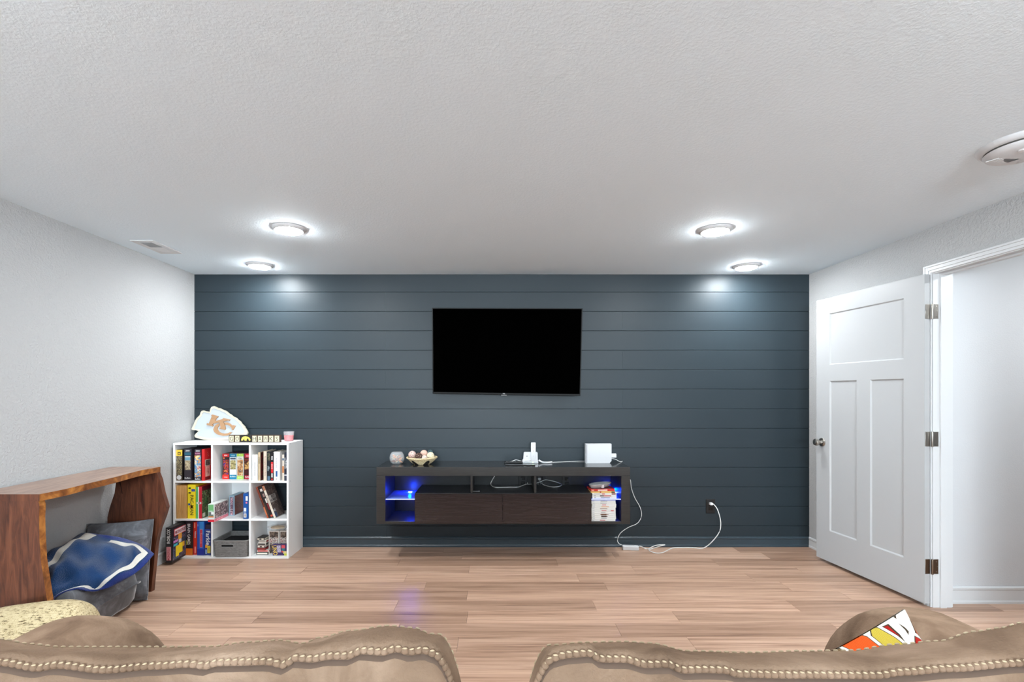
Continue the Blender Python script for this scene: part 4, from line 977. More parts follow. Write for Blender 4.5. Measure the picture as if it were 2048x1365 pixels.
# bottom right cube
Yb = 3.955; xs = PX(512.6, Yb)
dk = [(0.0, 0.094, 0.021, (58, 48, 44), (228, 222, 206), 'white and black card deck at the bottom of the small stack'),
      (0.004, 0.092, 0.0165, (224, 216, 206), (206, 56, 52), 'card deck with a red stripe, second from the bottom of the small stack'),
      (0.006, 0.068, 0.017, (110, 34, 34), (150, 60, 54), 'dark red card deck in the small stack'),
      (0.006, 0.062, 0.020, (70, 44, 42), (226, 218, 204), 'brown card deck with a white end in the small stack'),
      (0.010, 0.066, 0.021, (206, 200, 190), (60, 50, 48), 'pale card deck with a black line in the small stack'),
      (0.017, 0.060, 0.020, (220, 214, 202), (170, 160, 150), 'off white card deck, second from the top of the small stack'),
      (0.005, 0.060, 0.021, (44, 38, 36), (222, 214, 196), 'black edged card deck on top of the small stack')]
zz_ = z
for k, (dx_, w_, h_, c1, c2, lab) in enumerate(dk):
    carton('card_deck', 'card deck', lab, xs+dx_, w_, Yb+0.004*(k % 2), 0.09, zz_, h_-0.0004, c1,
           [('f', 0.06, 0.22, 0.94, 0.80, c2)]+([('f', 0.34, 0.3, 0.62, 0.72, (50, 44, 44))] if k in (3, 6, 4) else [])+[('r', 0.05, 0.2, 0.95, 0.8, (150, 40, 40) if k in (1, 2, 5) else c2)], rz=-0.06 if k > 1 else 0.0, group='small card decks stacked in the bottom right cube')
    zz_ += h_
for k, (pa, pb) in enumerate(((537.4, 557.4), (559.0, 574.0))):
    Yc = 3.972; x, wd = bpx(pa, pb, Yc)
    t = thing('display_case', ['white edged case with dark pictures, left one of two standing in the bottom right cube', 'white edged case with dark pictures, right one beside the shelf side panel'][k], 'case', (x, Yc, z), group='white edged picture cases')
    hh = 0.185
    b = MB(); e = 0.0055
    b.box(0, e, 0, 0.022, 0, hh, bev=0.001).box(wd-e, wd, 0, 0.022, 0, hh, bev=0.001).box(e, wd-e, 0, 0.022, hh-e, hh, bev=0.001).box(e, wd-e, 0, 0.022, 0, e, bev=0.001)
    b.build('frame', mat('pale_plastic', (220, 214, 208), 0.35), t)
    MB().box(e, wd-e, 0.004, 0.020, e, hh-e).build('picture', [A_bars, A_rust][0 if k == 0 else 0], t)
    MB().box(e+0.002, wd-e-0.002, 0.003, 0.004, hh*0.50, hh*0.72).build('players_strip', art('art_cards', [(50, 40, 40), (214, 208, 200), (130, 60, 56), (90, 80, 80)], 110), t)
    b = MB(); word(b, 'CARDS', Matrix.Translation((wd/2, 0.0025, hh*0.46)) @ Matrix.Rotation(PI/2, 4, 'X'), 0.016, 0, wd-0.018, 0.02); b.build('lettering', ink((206, 200, 196)), t, fixn=False)
Yc = 3.938; x, wd = bpx(545.2, 574.2, Yc)
t = carton('card_game', 'box', 'purple card game box with tilted yellow lettering in front of the picture cases', x, wd, Yc, 0.03, z, 0.087, (56, 38, 92),
       [('f', 0.62, 0.66, 0.86, 0.96, (214, 80, 90)), ('f', 0.64, 0.44, 0.84, 0.66, (40, 120, 130)), ('f', 0.74, 0.16, 0.96, 0.40, (230, 216, 150)), ('f', 0.8, 0.0, 0.98, 0.18, (206, 214, 60)), ('f', 0.30, 0.28, 0.58, 0.94, (150, 140, 166)), ('f', 0.62, 0.28, 0.74, 0.44, (220, 90, 80))],
       [('f', 'UNO', 0.17, 0.48, 0.034, -82, (236, 206, 96), 0.078), ('f', 'DUO', 0.44, 0.60, 0.024, -76, (222, 216, 230), 0.05)])
# plastic bag lying on the cases
t = thing('plastic_bag', 'clear plastic bag of tan pieces lying on the white edged cases', 'bag', (PX(553, 3.99), 3.985, z+0.187))
def bagf(u, v_):
    th = 2*PI*u; ph = (v_-0.5)*PI
    r = 1+0.10*math.sin(5*th+3*ph)+0.06*math.sin(9*th-2*ph)
    return (0.085*math.cos(ph)*math.cos(th)*r, 0.055*math.cos(ph)*math.sin(th)*r+0.03, 0.018+0.018*math.sin(ph)*r*0.95)
MB().grid(bagf, 26, 12).build('bag_film', M_clear, t, smooth='all', fixn=False)
def tanf(u, v_):
    th = 2*PI*u; ph = (v_-0.5)*PI
    return (0.058*math.cos(ph)*math.cos(th), 0.038*math.cos(ph)*math.sin(th)+0.03, 0.017+0.013*math.sin(ph))
MB().grid(tanf, 24, 10).build('tan_pieces', dotted('tan_beads', (196, 164, 110), (150, 116, 66), 160), t, smooth='all', fixn=False)['kind'] = 'stuff'

# ------------------------------------------------------------------ on top of the cube shelf
def ac(p, Y=4.15): return (PX(376+p[0]/16.06, Y), PZ(805+p[1]/16.06, Y))
outl = [(95, 870), (120, 800), (150, 740), (190, 600), (240, 510), (330, 420), (350, 330), (380, 285), (440, 265), (500, 295), (580, 300), (635, 320), (650, 260), (665, 190), (700, 145), (770, 125), (840, 155), (900, 190), (960, 190), (1050, 240), (1130, 265), (1200, 310), (1260, 365), (1330, 400), (1400, 460), (1500, 500), (1560, 560), (1650, 625), (1700, 700), (1780, 770), (1820, 840), (1880, 920), (1905, 990), (1885, 1040), (1780, 1090), (1600, 1140), (1450, 1180), (1290, 1210), (1100, 1222), (900, 1222), (700, 1226), (530, 1212), (420, 1190), (350, 1168), (240, 1140), (205, 1080), (250, 1010), (330, 932), (250, 905), (130, 900)]
pts = [ac(p) for p in outl]
zb = min(p[1] for p in pts); xc = PX(376+1000/16.06, 4.15)
t = thing('arrowhead_sign', 'white arrowhead shaped sign with tan KC letters on the cube shelf', 'sign', (xc, 4.148, BH+0.0008), rot=(math.radians(-7), 0, 0))
def loc2(p): return (p[0]-xc, p[1]-zb)
q = [loc2(p) for p in pts]
cxm = sum(p[0] for p in q)/len(q); czm = sum(p[1] for p in q)/len(q)
M_cream_paint = mat('cream_paint', (206, 199, 180), 0.5); M_signface = mat('sign_face', (186, 193, 198), 0.45)
MB().prism(q, 0.002, 0.016, 'y').build('backing', M_cream_paint, t)
inn = [(cxm+(p[0]-cxm)*0.90, czm+(p[1]-czm)*0.87) for p in q]
b = MB(); n = len(q); y0, y1 = -0.004, 0.002
b.v = [(p[0], y0, p[1]) for p in q]+[(p[0], y0+0.001, p[1]) for p in inn]+[(p[0], y1, p[1]) for p in q]+[(p[0], y1, p[1]) for p in inn]
for i in range(n):
    j = (i+1) % n
    b.f += [(i, j, n+j, n+i), (i, 2*n+i, 2*n+j, j), (n+i, n+j, 3*n+j, 3*n+i)]; b.m += [0, 0, 0]
b.build('raised_rim', M_cream_paint, t)
MB().prism(inn, 0.0008, 0.002, 'y').build('face', M_signface, t)
K = [(715, 415), (755, 402), (943, 458), (918, 505), (890, 495), (853, 597), (905, 600), (1085, 545), (1110, 515), (1330, 560), (1310, 600), (1240, 595), (1105, 635), (1150, 700), (1205, 850), (1190, 890), (1165, 895), (1005, 860), (1010, 830), (1040, 820), (1000, 670), (970, 660), (800, 690), (770, 735), (800, 745), (780, 785), (590, 735), (580, 700), (600, 680), (650, 690), (735, 460), (715, 445)]
C1 = [(1140, 655), (1250, 660), (1330, 690), (1400, 750), (1455, 745), (1515, 765), (1440, 905), (1405, 890), (1390, 830), (1330, 770), (1250, 730), (1170, 735)]
C2 = [(985, 690), (950, 690), (870, 740), (820, 810), (805, 890), (840, 960), (910, 1020), (1000, 1060), (1130, 1085), (1260, 1080), (1340, 1045), (1415, 975), (1350, 965), (1280, 1005), (1180, 1015), (1080, 1000), (990, 950), (945, 880), (940, 820), (985, 770)]
M_tan = mat('tan_wood', (170, 130, 94), 0.6)
MB().prism([loc2(ac(p)) for p in K], -0.009, 0.0008, 'y').build('letter_k', M_tan, t)
MB().prism([loc2(ac(p)) for p in C1], -0.007, 0.0008, 'y').prism([loc2(ac(p)) for p in C2], -0.007, 0.0008, 'y').build('letter_c', M_tan, t)

Ys = 3.972
t = thing('letter_block_sign', 'row of small letter blocks reading GO HAWKS at the front of the cube shelf top', 'sign', (PX(457.3, Ys), Ys, BH), math.radians(-0.6))
pxs = Ys/F
M_blk = mat('block_brown', (70, 50, 36), 0.6); M_tile = mat('tile_cream', (214, 206, 176), 0.6); M_tileblk = mat('tile_black', (30, 26, 22), 0.6)
xx = 0.0
tiles = [('G', 11.6), ('O', 11.4), ('*', 23.2), ('H', 11.2), ('A', 11.2), ('W', 11.2), ('K', 11.2), ('S', 12.0)]
for ch, wpx in tiles:
    wd = wpx*pxs; hh = 0.059
    bl = MB().box(xx+0.0004, xx+wd-0.0004, 0, 0.030, 0, hh, bev=0.0012).build('letter_block', M_tileblk if ch == '*' else M_blk, t)
    if ch == '*':
        lg = [(468, 335), (485, 285), (525, 255), (580, 243), (640, 255), (690, 285), (718, 325), (718, 355), (695, 370), (672, 345), (660, 305), (630, 300), (622, 330), (605, 345), (610, 378), (590, 372), (575, 350), (548, 360), (545, 340), (570, 310), (545, 315), (510, 345), (490, 372), (475, 360)]
        def lp(p): return (xx+wd/2+(p[0]-593)/13.65*pxs, hh/2+(312-p[1])/13.65*pxs)
        MB().prism([lp(p) for p in lg], -0.0012, 0.0, 'y').build('bird_emblem', mat('emblem_yellow', (250, 222, 96), 0.5), bl)
    else:
        MB().box(xx+wd*0.13, xx+wd*0.88, -0.0008, 0.0, hh*0.10, hh*0.90).build('tile_face', M_tile, bl)
        b = MB(); word(b, ch, Matrix.Translation((xx+wd*0.505, -0.0014, hh*0.5)) @ Matrix.Rotation(PI/2, 4, 'X'), hh*0.56, 0, wd*0.58); b.build('letter', ink((36, 36, 30)), bl, fixn=False)
    xx += wd
t = thing('candle_cup', 'clear cup of red candle wax at the right of the cube shelf top', 'candle', (PX(577.8, 4.08), 4.08, BH))
po = [(0.0001, 0.0), (0.033, 0.0), (0.0345, 0.003), (0.0425, 0.079)]; pi_ = [(0.0412, 0.079), (0.0332, 0.005), (0.0001, 0.005)]
MB().lathe(po+pi_, 32).build('cup', M_glass, t, smooth=True)
MB().lathe([(0.0001, 0.0055), (0.0325, 0.0055), (0.0372, 0.046), (0.0001, 0.046)], 32).build('red_wax', mat('red_wax', (232, 40, 56), 0.4, Subsurface_Weight=0.1), t, smooth=True)
MB().tube([(0, 0, 0.045), (0.0005, 0, 0.051), (0.001, 0, 0.056)], 0.0008, 6).build('wick', ink((220, 214, 200)), t)

# ------------------------------------------------------------------ live edge bench along the left wall
XW = -2.565
t = thing('live_edge_bench', 'walnut waterfall console bench with live edges along the left wall', 'bench', (-2.4, 2.83, 0))
Lb = Vector((-2.4, 2.83, 0))
BZ, TH_ = 0.818, 0.034
fe = [(-2.215, 2.394), (-2.206, 2.47), (-2.203, 2.532), (-2.211, 2.62), (-2.220, 2.706), (-2.222, 2.80), (-2.229, 2.896), (-2.246, 3.01), (-2.258, 3.128), (-2.246, 3.22), (-2.240, 3.29)]
be = [(XW, 3.29), (XW+0.004, 3.1), (XW, 2.8), (XW+0.005, 2.6), (XW, 2.394)]
poly = [(x_-Lb.x, y_-Lb.y) for x_, y_ in fe+be]
b = MB()
# top: bevelled front edge (wany), two level prism
n = len(fe)
b.prism(poly, BZ-TH_, BZ, 'z', 0, [1]*(n-1)+[0]*(len(poly)-n)+[2])
ob = b.build('top_slab', [M_walnut_sheen, M_live, M_walnut_v], t)
def leg_prism(front, back, y0, y1, name, ms=1):
    pl_ = [(x_-Lb.x, z_) for x_, z_ in front]+[(x_-Lb.x, z_) for x_, z_ in reversed(back)]
    n_ = len(front)
    side = [ms]*(n_-1)+[0]*(len(pl_)-n_+1)
    b = MB(); b.prism(pl_, y0-Lb.y, y1-Lb.y, 'y', 0, side)
    return b.build(name, [M_walnut_v, M_live], t)
zt_ = BZ-TH_-0.0003
leg_prism([(-2.240, zt_), (-2.221, 0.736), (-2.204, 0.650), (-2.186, 0.59), (-2.1765, 0.555), (-2.193, 0.499), (-2.226, 0.411), (-2.240, 0.35), (-2.249, 0.299), (-2.260, 0.174), (-2.270, 0.08), (-2.277, 0.0)],
          [(-2.50, zt_), (-2.518, 0.65), (-2.55, 0.555), (XW, 0.49), (XW, 0.0)], 3.255, 3.288, 'leg_slab', 0)
leg_prism([(-2.222, zt_), (-2.217, 0.76), (-2.220, 0.698), (-2.217, 0.598), (-2.214, 0.55), (-2.211, 0.498), (-2.198, 0.415), (-2.186, 0.339), (-2.177, 0.282), (-2.165, 0.15), (-2.160, 0.0)],
          [(XW, zt_), (XW, 0.0)], 2.396, 2.430, 'leg_slab')
b = MB(); b.tube([(PX(238, 3.25)-Lb.x, 3.2535-Lb.y, PZ(962, 3.25)), (PX(241, 3.25)-Lb.x, 3.2535-Lb.y, PZ(974, 3.25)), (PX(243.5, 3.25)-Lb.x, 3.2535-Lb.y, PZ(988, 3.25))], 0.0022, 5)
b.build('crack', mat('dark_crack', (30, 14, 8), 0.9), t)

# ------------------------------------------------------------------ cushions and blanket
def cushion(w_, h_, th, n=22, seed=0, wr=0.006, sharp=4.0, corner=0.04):
    rr_ = random.Random(seed); pr = [(rr_.uniform(5, 16), rr_.uniform(5, 16), rr_.uniform(0, 6)) for _ in range(6)]
    b = MB()
    def fn(s):
        def f(u, v_):
            a, c_ = 2*u-1, 2*v_-1
            # pinched pillow outline with ears
            x_ = a*(w_/2)*(1-corner*(1-c_*c_)); z_ = c_*(h_/2)*(1-corner*(1-a*a))
            e = max(0.0, (1-abs(a)**sharp))**0.55*max(0.0, (1-abs(c_)**sharp))**0.55
            wv = wr*sum(math.sin(p*x_*6/3+q_*z_*6/3+k) for p, q_, k in pr)/3*min(1, e*1.5)
            return (x_, s*(th/2*e+0.002)+wv, z_)
        return f
    b.grid(fn(-1), n, n); b.grid(fn(1), n, n)
    return b
def piping(w_, h_, r, corner=0.04, n=18):
    pts_ = []
    for k in range(4*n):
        sd, f = divmod(k, n); f = f/n*2-1
        a, c_ = [(f, -1), (1, f), (-f, 1), (-1, -f)][sd]
        pts_.append((a*(w_/2)*(1-corner*(1-c_*c_)), 0, c_*(h_/2)*(1-corner*(1-a*a))))
    return MB().tube(pts_, r, 6, sub=1, cyc=True)
def place(name, label, cat, w_, h_, th, m, M, seed=0, wr=0.006, pipe=None, **k):
    t = thing(name, label, cat); t.matrix_world = M
    cushion(w_, h_, th, seed=seed, wr=wr, **k).build('cushion_body', m, t, smooth='all')
    if pipe: piping(w_, h_, pipe).build('piping', m, t, smooth='all')
    return t
def frame(o_, xdir, zdir):
    X = Vector(xdir).normalized(); Z = Vector(zdir); Y = Z.cross(X).normalized(); Z = X.cross(Y)
    return Matrix(((X.x, Y.x, Z.x, o_[0]), (X.y, Y.y, Z.y, o_[1]), (X.z, Y.z, Z.z, o_[2]), (0, 0, 0, 1)))
# tall grey cushion leaning on the far leg
place('floor_cushion', 'grey velvet floor cushion leaning against the far bench leg under the blanket', 'cushion', 0.35, 0.49, 0.15, M_velvet,
      frame((-2.392, 3.115, 0.245), (0.94, 0.34, 0.0), (-0.03, 0.26, 1.0)), seed=3, wr=0.020, pipe=0.006, corner=0.03, sharp=5.0)
place('floor_cushion', 'bulky grey velvet floor cushion lying low under the blanket', 'cushion', 0.37, 0.56, 0.26, M_velvet,
      frame((-2.375, 2.765, 0.137), (1, 0.06, 0.0), (-0.03, 1.0, 0.02)), seed=9, wr=0.014, pipe=0.006, corner=0.02, sharp=12.0)
# blanket
M_blanket = mat('blue_fleece', (22, 66, 116), 0.95, spec=0.1, Sheen_Weight=0.3)
nt, bs, N, Lk = nodes(M_blanket)
tcn = N('ShaderNodeTexCoord'); sp = N('ShaderNodeSeparateXYZ'); Lk(tcn.outputs['UV'], sp.inputs[0])
def band(sock, a0, a1):
    g = N('ShaderNodeMath'); g.operation = 'GREATER_THAN'; g.inputs[1].default_value = a0; Lk(sock, g.inputs[0])
    l = N('ShaderNodeMath'); l.operation = 'LESS_THAN'; l.inputs[1].default_value = a1; Lk(sock, l.inputs[0])
    m_ = N('ShaderNodeMath'); m_.operation = 'MULTIPLY'; Lk(g.outputs[0], m_.inputs[0]); Lk(l.outputs[0], m_.inputs[1]); return m_.outputs[0]
def mul(a_, b__):
    m_ = N('ShaderNodeMath'); m_.operation = 'MULTIPLY'; Lk(a_, m_.inputs[0]); Lk(b__, m_.inputs[1]); return m_.outputs[0]
def mx(a_, b__):
    m_ = N('ShaderNodeMath'); m_.operation = 'MAXIMUM'; Lk(a_, m_.inputs[0]); Lk(b__, m_.inputs[1]); return m_.outputs[0]
U, V = sp.outputs[0], sp.outputs[1]
st1 = mul(band(U, 0.075, 0.125), band(V, 0.06, 2)); st2 = mul(band(V, 0.06, 0.115), band(U, 0.075, 0.56)); st3 = mul(band(U, 0.70, 0.78), band(V, 0.04, 2))
stripes = mx(mx(st1, st2), st3)
brd = mx(band(U, -1, 0.06), band(V, -1, 0.045))
vv, _ = coords(M_blanket); fz_ = noise(M_blanket, vv, 300, 2); big = noise(M_blanket, vv, 7, 2)
bl = ramp(M_blanket, big, [(0.35, (13, 48, 88)), (0.65, (18, 57, 102))])
c_ = mixc(M_blanket, brd, bl, (24, 44, 110)); c_ = mixc(M_blanket, stripes, c_, (214, 208, 198)); setc(M_blanket, c_); bump(M_blanket, fz_, 0.9, 0.006)
# edge curves of the blanket as 3-D points: s runs along the upper right edge, t down the lower right edge
TOPE = [P(308, 1108, 2.92), P(290, 1094, 2.96), P(266, 1083, 2.99), P(238, 1075, 3.01), P(205, 1070, 3.00), P(165, 1067, 2.98), P(140, 1085, 2.93)]
BOTE = [P(308, 1108, 2.92), P(292, 1128, 2.86), P(270, 1148, 2.81), P(235, 1168, 2.74), P(205, 1180, 2.69), P(150, 1182, 2.60), P(98, 1212, 2.50)]
LEFT = [P(140, 1085, 2.93), P(118, 1100, 2.84), P(95, 1112, 2.76), P(75, 1125, 2.68), P(60, 1140, 2.60), P(55, 1165, 2.53), P(45, 1190, 2.47)]
FAR = [P(98, 1212, 2.50), P(90, 1210, 2.49), P(80, 1206, 2.485), P(70, 1202, 2.48), P(60, 1198, 2.475), P(50, 1194, 2.472), P(45, 1190, 2.47)]
def crv(pts_, t_):
    n_ = len(pts_)-1; x_ = min(max(t_, 0), 1)*n_; i = min(int(x_), n_-1); f = x_-i
    p0, p1, p2, p3 = pts_[max(0, i-1)], pts_[i], pts_[i+1], pts_[min(n_, i+2)]
    return 0.5*((2*p1)+(p2-p0)*f+(2*p0-5*p1+4*p2-p3)*f*f+(3*p1-p0-3*p2+p3)*f**3)
def coons(s_, t_):
    a = crv(TOPE, s_)*(1-t_)+crv(FAR, s_)*t_
    b__ = crv(BOTE, t_)*(1-s_)+crv(LEFT, t_)*s_
    c__ = TOPE[0]*(1-s_)*(1-t_)+TOPE[-1]*s_*(1-t_)+BOTE[-1]*(1-s_)*t_+LEFT[-1]*s_*t_
    p = a+b__-c__
    e = math.sin(PI*min(1, s_))*math.sin(PI*min(1, t_))
    wv = 0.020*math.sin(9*s_+5*t_)+0.014*math.sin(15*t_-6*s_+1)+0.010*math.sin(23*s_+9*t_+2)+0.006*math.sin(31*t_+17*s_)
    return p+Vector((0.25, -0.55, 0.8))*(0.075*e+wv*min(1, 4*e))
CUSH = [(frame((-2.392, 3.115, 0.245), (0.94, 0.34, 0.0), (-0.03, 0.26, 1.0)), 0.35, 0.49, 0.15, 5.0), (frame((-2.375, 2.765, 0.137), (1, 0.06, 0.0), (-0.03, 1.0, 0.02)), 0.37, 0.56, 0.26, 12.0)]
def blank(u, v_):
    p = coons(u, v_)
    for M_, w_, h_, th_, sh_ in CUSH:          # lie on the cushions, never inside them
        q_ = M_.inverted() @ p
        a_, c_ = abs(2*q_.x/w_), abs(2*q_.z/h_)
        if a_ < 1 and c_ < 1:
            lim = -(th_/2*(1-a_**sh_)**0.55*(1-c_**sh_)**0.55+0.022)
            if q_.y > lim: q_.y = lim; p = M_ @ q_
    return p
ob = MB().grid(blank, 60, 60).build('throw_blanket', M_blanket, smooth='all', fixn=False)
md = ob.modifiers.new('thick', 'SOLIDIFY'); md.thickness = 0.009; md.offset = -1
tag(ob, 'blue throw blanket with white stripes draped over the grey floor cushions', 'blanket')
# plump cream bolster leaning on the near leg of the bench
t = thing('floor_cushion', 'cream woven cushion with dark flecks leaning on the near bench leg', 'cushion')
t.matrix_world = frame((-2.10, 2.22, 0.185), (0.985, 0.02, 0.12), (-0.12, 0.10, 0.985))
def bolster(u, v_):
    th = 2*PI*u; ph = PI*(v_-0.5)
    c_, s_ = math.cos(th), math.sin(th); cp, sp_ = math.cos(ph), math.sin(ph)
    sg = lambda q, e: math.copysign(abs(q)**e, q)
    return (0.285*sg(sp_, 0.55), 0.115*sg(cp, 0.55)*sg(s_, 0.9), 0.172*sg(cp, 0.55)*sg(c_, 0.75))
MB().grid(bolster, 40, 28).build('cushion_body', M_cream, t, smooth='all', fixn=False)

# ------------------------------------------------------------------ sofa seen from behind
sofa = thing('sofa', 'tan suede reclining sofa seen from behind, cream stitching along both back cushions', 'sofa', (0, 0.5, 0))
So = Vector((0, 0.5, 0))
SY, CYs = 0.48, 0.54       # rear seam plane, crest plane
def interp(tab, x_):
    if x_ <= tab[0][0]: return tab[0][1]
    for (a, b__), (c_, d_) in zip(tab[:-1], tab[1:]):
        if x_ <= c_: 
            f = (x_-a)/(c_-a); f = f*f*(3-2*f); return b__+(d_-b__)*f
    return tab[-1][1]
seamL = [(-400, 1324), (0, 1327), (72, 1338), (109, 1332), (205, 1342), (307, 1334), (376, 1330), (410, 1334), (430, 1327), (533, 1325), (567, 1332), (588, 1318), (622, 1320), (658, 1314), (696, 1314), (720, 1303), (764, 1306), (791, 1299), (819, 1306), (846, 1302), (862, 1308)]
crestL = [(-400, 1272), (0, 1280), (60, 1290), (120, 1296), (300, 1296), (420, 1295), (500, 1286), (560, 1282), (605, 1289), (640, 1277), (700, 1263), (780, 1253), (830, 1258), (862, 1270)]
seamR = [(1112, 1317), (1133, 1311), (1181, 1308), (1201, 1320), (1249, 1320), (1294, 1331), (1336, 1330), (1366, 1342), (1410, 1341), (1453, 1342), (1475, 1350), (1592, 1352), (1756, 1353), (1811, 1346), (1903, 1339), (2048, 1328), (2300, 1318)]
crestR = [(1112, 1292), (1160, 1287), (1250, 1285), (1300, 1288), (1380, 1304), (1500, 1307), (1600, 1304), (1700, 1303), (1800, 1290), (1880, 1284), (1950, 1265), (2000, 1258), (2048, 1247), (2300, 1235)]
def back_cushion(side):
    seam, crest = (seamL, crestL) if side < 0 else (seamR, crestR)
    xin = PX(862, SY) if side < 0 else PX(1112, SY)
    xout = side*0.93; B = 0.05
    cols = []            # (x, scale)
    N1 = 150
    for k in range(N1+1): cols.append((xin+(xout-xin)*k/N1, 1.0, None))
    inner = [(xin-side*B*math.sin(a), math.cos(a)) for a in [PI/2*(k/14)**1.3 for k in range(14, 0, -1)]]
    outer = [(xout+side*0.06*math.sin(a), math.cos(a)) for a in [PI/2*k/8 for k in range(1, 9)]]
    allc = [(x_, s_, xin) for x_, s_ in inner]+[(x_, s_, None) for x_, s_, _ in cols]+[(x_, s_, xout) for x_, s_ in outer]
    b = MB(); seamline = []; frontline = []
    yc_, zc_ = 0.58, 0.60
    for (x_, s_, xr) in allc:
        xx_ = xr if xr is not None else x_
        zs = PZ(interp(seam, VX+xx_*F/SY), SY); zc = PZ(interp(crest, VX+xx_*F/CYs), CYs)
        prof = [(0.540, 0.30), (0.490, 0.55), (0.474, 0.80), (0.474, 0.95), (SY-0.003, zs-0.0075), (SY+0.003, zs-0.0048), (SY+0.004, zs-0.002), (SY+0.003, zs+0.0015), (SY+0.010, zs+0.0050), (SY+0.028, (zs*0.45+zc*0.55)+0.006), (CYs-0.012, zc+0.003), (CYs, zc), (CYs+0.012, zc-0.008), (0.585, zc-0.045), (0.62, zc-0.11), (0.655, zc-0.22), (0.67, 0.62), (0.64, 0.42)]
        ring = []
        for (yy, zz2) in prof:
            ring.append(Vector((x_, yc_+(yy-yc_)*s_, zc_+(zz2-zc_)*s_))-So)
        seamline.append(ring[6].copy()); frontline.append((ring[11].copy()))
        b.v += [tuple(p) for p in ring]
    m_ = 18
    for i in range(len(allc)-1):
        for j in range(m_-1):
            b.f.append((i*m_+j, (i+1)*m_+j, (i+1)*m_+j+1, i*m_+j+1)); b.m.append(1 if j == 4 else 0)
        b.f.append((i*m_+m_-1, (i+1)*m_+m_-1, (i+1)*m_, i*m_)); b.m.append(0)
    b.f.append(tuple(range(m_))); b.m.append(0)
    b.f.append(tuple((len(allc)-1)*m_+k for k in range(m_))); b.m.append(0)
    ob = b.build('back_cushion', [M_suede, M_crease_shade], sofa, smooth='all')
    return ob, seamline, frontline
def resample(line, step):
    out = []; acc = 0.0; nxt = 0.0
    for a, c_ in zip(line[:-1], line[1:]):
        L_ = (c_-a).length
        while nxt <= acc+L_ and L_ > 0:
            f = (nxt-acc)/L_; out.append((a.lerp(c_, f), (c_-a).normalized())); nxt += step
        acc += L_
    return out
for side in (-1, 1):
    ob, sl_, fl_ = back_cushion(side)
    sl_ = sl_[8:]; fl_ = fl_[9:]
    vis = [p for p in sl_ if abs(p.x) < 0.75]
    bw = MB(); b = MB()
    for p, d in resample(vis, 0.0068):
        ang = math.atan2(d.z, d.x)
        R_ = Matrix.Rotation(-ang, 4, 'Y'); sg = 1 if d.x > 0 else -1
        bw.ball(p+Vector((0, -0.0008, 0.0012)), (0.0046, 0.0044, 0.0036), 10, 7, M=R_)
        b.ball(p+Vector((0, -0.0026, 0.0040)), (0.0027, 0.0011, 0.0010), 8, 5, M=R_ @ Matrix.Rotation(0.35*sg, 4, 'Y'))
    bw.build('welt', M_suede, ob, smooth='all')['kind'] = 'stuff'
    b.build('seam_stitching', M_thread, ob, smooth='all')['kind'] = 'stuff'
    b = MB()
    for p, d in resample([p for p in fl_ if abs(p.x) < 0.75], 0.0085):
        ang = math.atan2(d.z, d.x)
        b.ball(p+Vector((0, 0.001, 0.0003)), (0.0030, 0.0012, 0.0011), 8, 5, M=Matrix.Rotation(-ang, 4, 'Y'))
    b.build('crest_stitching', M_thread, ob, smooth='all')['kind'] = 'stuff'
# inner side crease on each back cushion
# arms
def arm(side):
    def f(u, v_):
        yy = 0.60+0.80*u; a = PI*(v_-0.0)
        x_ = side*1.045; hw, zt2 = 0.20, (0.738 if side < 0 else 0.760)
        e = 1.0-max(0, (u-0.72)/0.28)**2.2*0.35 if u > 0.72 else 1.0
        end = 1.0 if u < 0.80 else math.sqrt(max(0.0, 1-((u-0.80)/0.20)**2))
        px_ = -math.cos(a); pz = math.sin(a)
        xx_ = x_+hw*math.copysign(abs(px_)**0.8, px_)*(0.55+0.45*end)
        zz2 = 0.46+(zt2-0.46)*(pz**0.75)*(0.25+0.75*end) + 0.006*math.sin(9*u+3*v_)
        return Vector((xx_, yy, zz2))-So
    b = MB().grid(f, 26, 22); b.build('arm_pad', M_suede, sofa, smooth='all', fixn=False)
    MB().box(side*1.045-0.18, side*1.045+0.18, 0.62-0.5, 1.36-0.5, 0.03, 0.55, bev=0.03).build('arm', M_suede, sofa, smooth=True)
arm(-1); arm(1)
MB().box(-0.90, 0.90, 0.60-0.5, 1.30-0.5, 0.03, 0.30, bev=0.02).build('base', M_suede, sofa, smooth=True)
for side in (-1, 1):
    x0, x1 = (-0.86, -0.006) if side < 0 else (0.006, 0.86)
    MB().box(x0, x1, 0.62-0.5, 1.34-0.5, 0.30, 0.47, bev=0.045).build('seat_cushion', M_suede, sofa, smooth=True)
for x_ in (-1.0, 1.0):
    for y_ in (0.66, 1.30): MB().box(x_-0.03, x_+0.03, y_-0.53, y_-0.47, 0.0, 0.04).build('foot', M_blackpl, sofa)
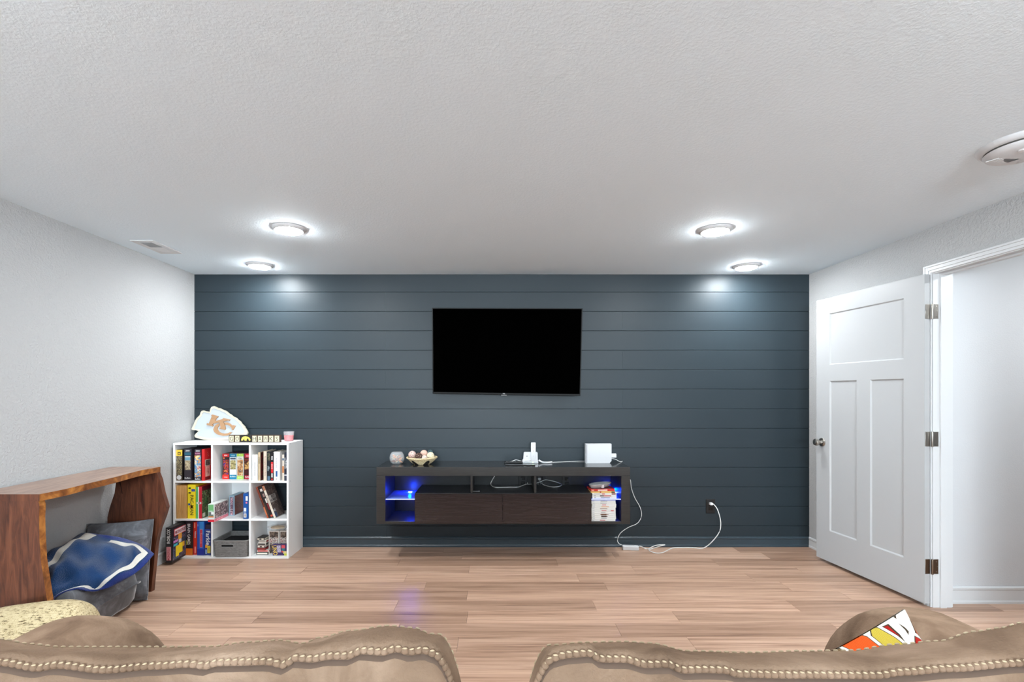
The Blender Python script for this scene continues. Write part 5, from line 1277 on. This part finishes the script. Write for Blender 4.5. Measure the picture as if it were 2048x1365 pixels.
# patterned throw pillow in the right corner of the sofa
M_pat = mat('hexagon_cotton', (226, 220, 206), 0.9, spec=0.1)
nt, bs, N, Lk = nodes(M_pat)
tcn = N('ShaderNodeTexCoord')
pmp = N('ShaderNodeMapping'); pmp.inputs['Location'].default_value = (0.31, 0.12, 0); Lk(tcn.outputs['UV'], pmp.inputs['Vector'])
vo = N('ShaderNodeTexVoronoi'); vo.inputs['Scale'].default_value = 9.5; vo.inputs['Randomness'].default_value = 0.65; Lk(pmp.outputs[0], vo.inputs['Vector'])
ve = N('ShaderNodeTexVoronoi'); ve.feature = 'DISTANCE_TO_EDGE'; ve.inputs['Scale'].default_value = 9.5; ve.inputs['Randomness'].default_value = 0.65; Lk(pmp.outputs[0], ve.inputs['Vector'])
spc = N('ShaderNodeSeparateColor'); Lk(vo.outputs['Color'], spc.inputs[0])
cellc = ramp(M_pat, spc.outputs[0], [(0.0, (168, 30, 26)), (0.28, (212, 84, 30)), (0.5, (118, 96, 68)), (0.72, (140, 120, 92)), (0.86, (190, 170, 66)), (0.93, (176, 36, 28))], True)
lt = N('ShaderNodeMath'); lt.operation = 'LESS_THAN'; lt.inputs[1].default_value = 0.075; Lk(ve.outputs['Distance'], lt.inputs[0])
nt, bs, N, Lk = nodes(M_pat)
def band2(sock, a0, a1):
    g = N('ShaderNodeMath'); g.operation = 'GREATER_THAN'; g.inputs[1].default_value = a0; Lk(sock, g.inputs[0])
    l = N('ShaderNodeMath'); l.operation = 'LESS_THAN'; l.inputs[1].default_value = a1; Lk(sock, l.inputs[0])
    m_ = N('ShaderNodeMath'); m_.operation = 'MULTIPLY'; Lk(g.outputs[0], m_.inputs[0]); Lk(l.outputs[0], m_.inputs[1]); return m_.outputs[0]
c_ = mixc(M_pat, lt.outputs[0], cellc, (232, 228, 218)); c_ = mixc(M_pat, band2(ve.outputs['Distance'], 0.07, 0.10), c_, (70, 58, 46)); setc(M_pat, c_)
wv = N('ShaderNodeTexWave'); wv.inputs['Scale'].default_value = 40; Lk(tcn.outputs['UV'], wv.inputs['Vector']); bump(M_pat, wv.outputs['Fac'], 0.3, 0.003)
apex = P(1806, 1234, 0.95)
PM = frame((0, 0, 0), (0.90, 0.18, 0.30), (-0.14, 0.30, 0.90))
PM.translation = apex-PM.to_3x3() @ Vector((0.19, 0, 0.19))
place('throw_pillow', 'throw pillow with red, orange and brown hexagons in the right corner of the sofa', 'pillow', 0.40, 0.40, 0.13, M_pat,
      PM, seed=4, wr=0.006)
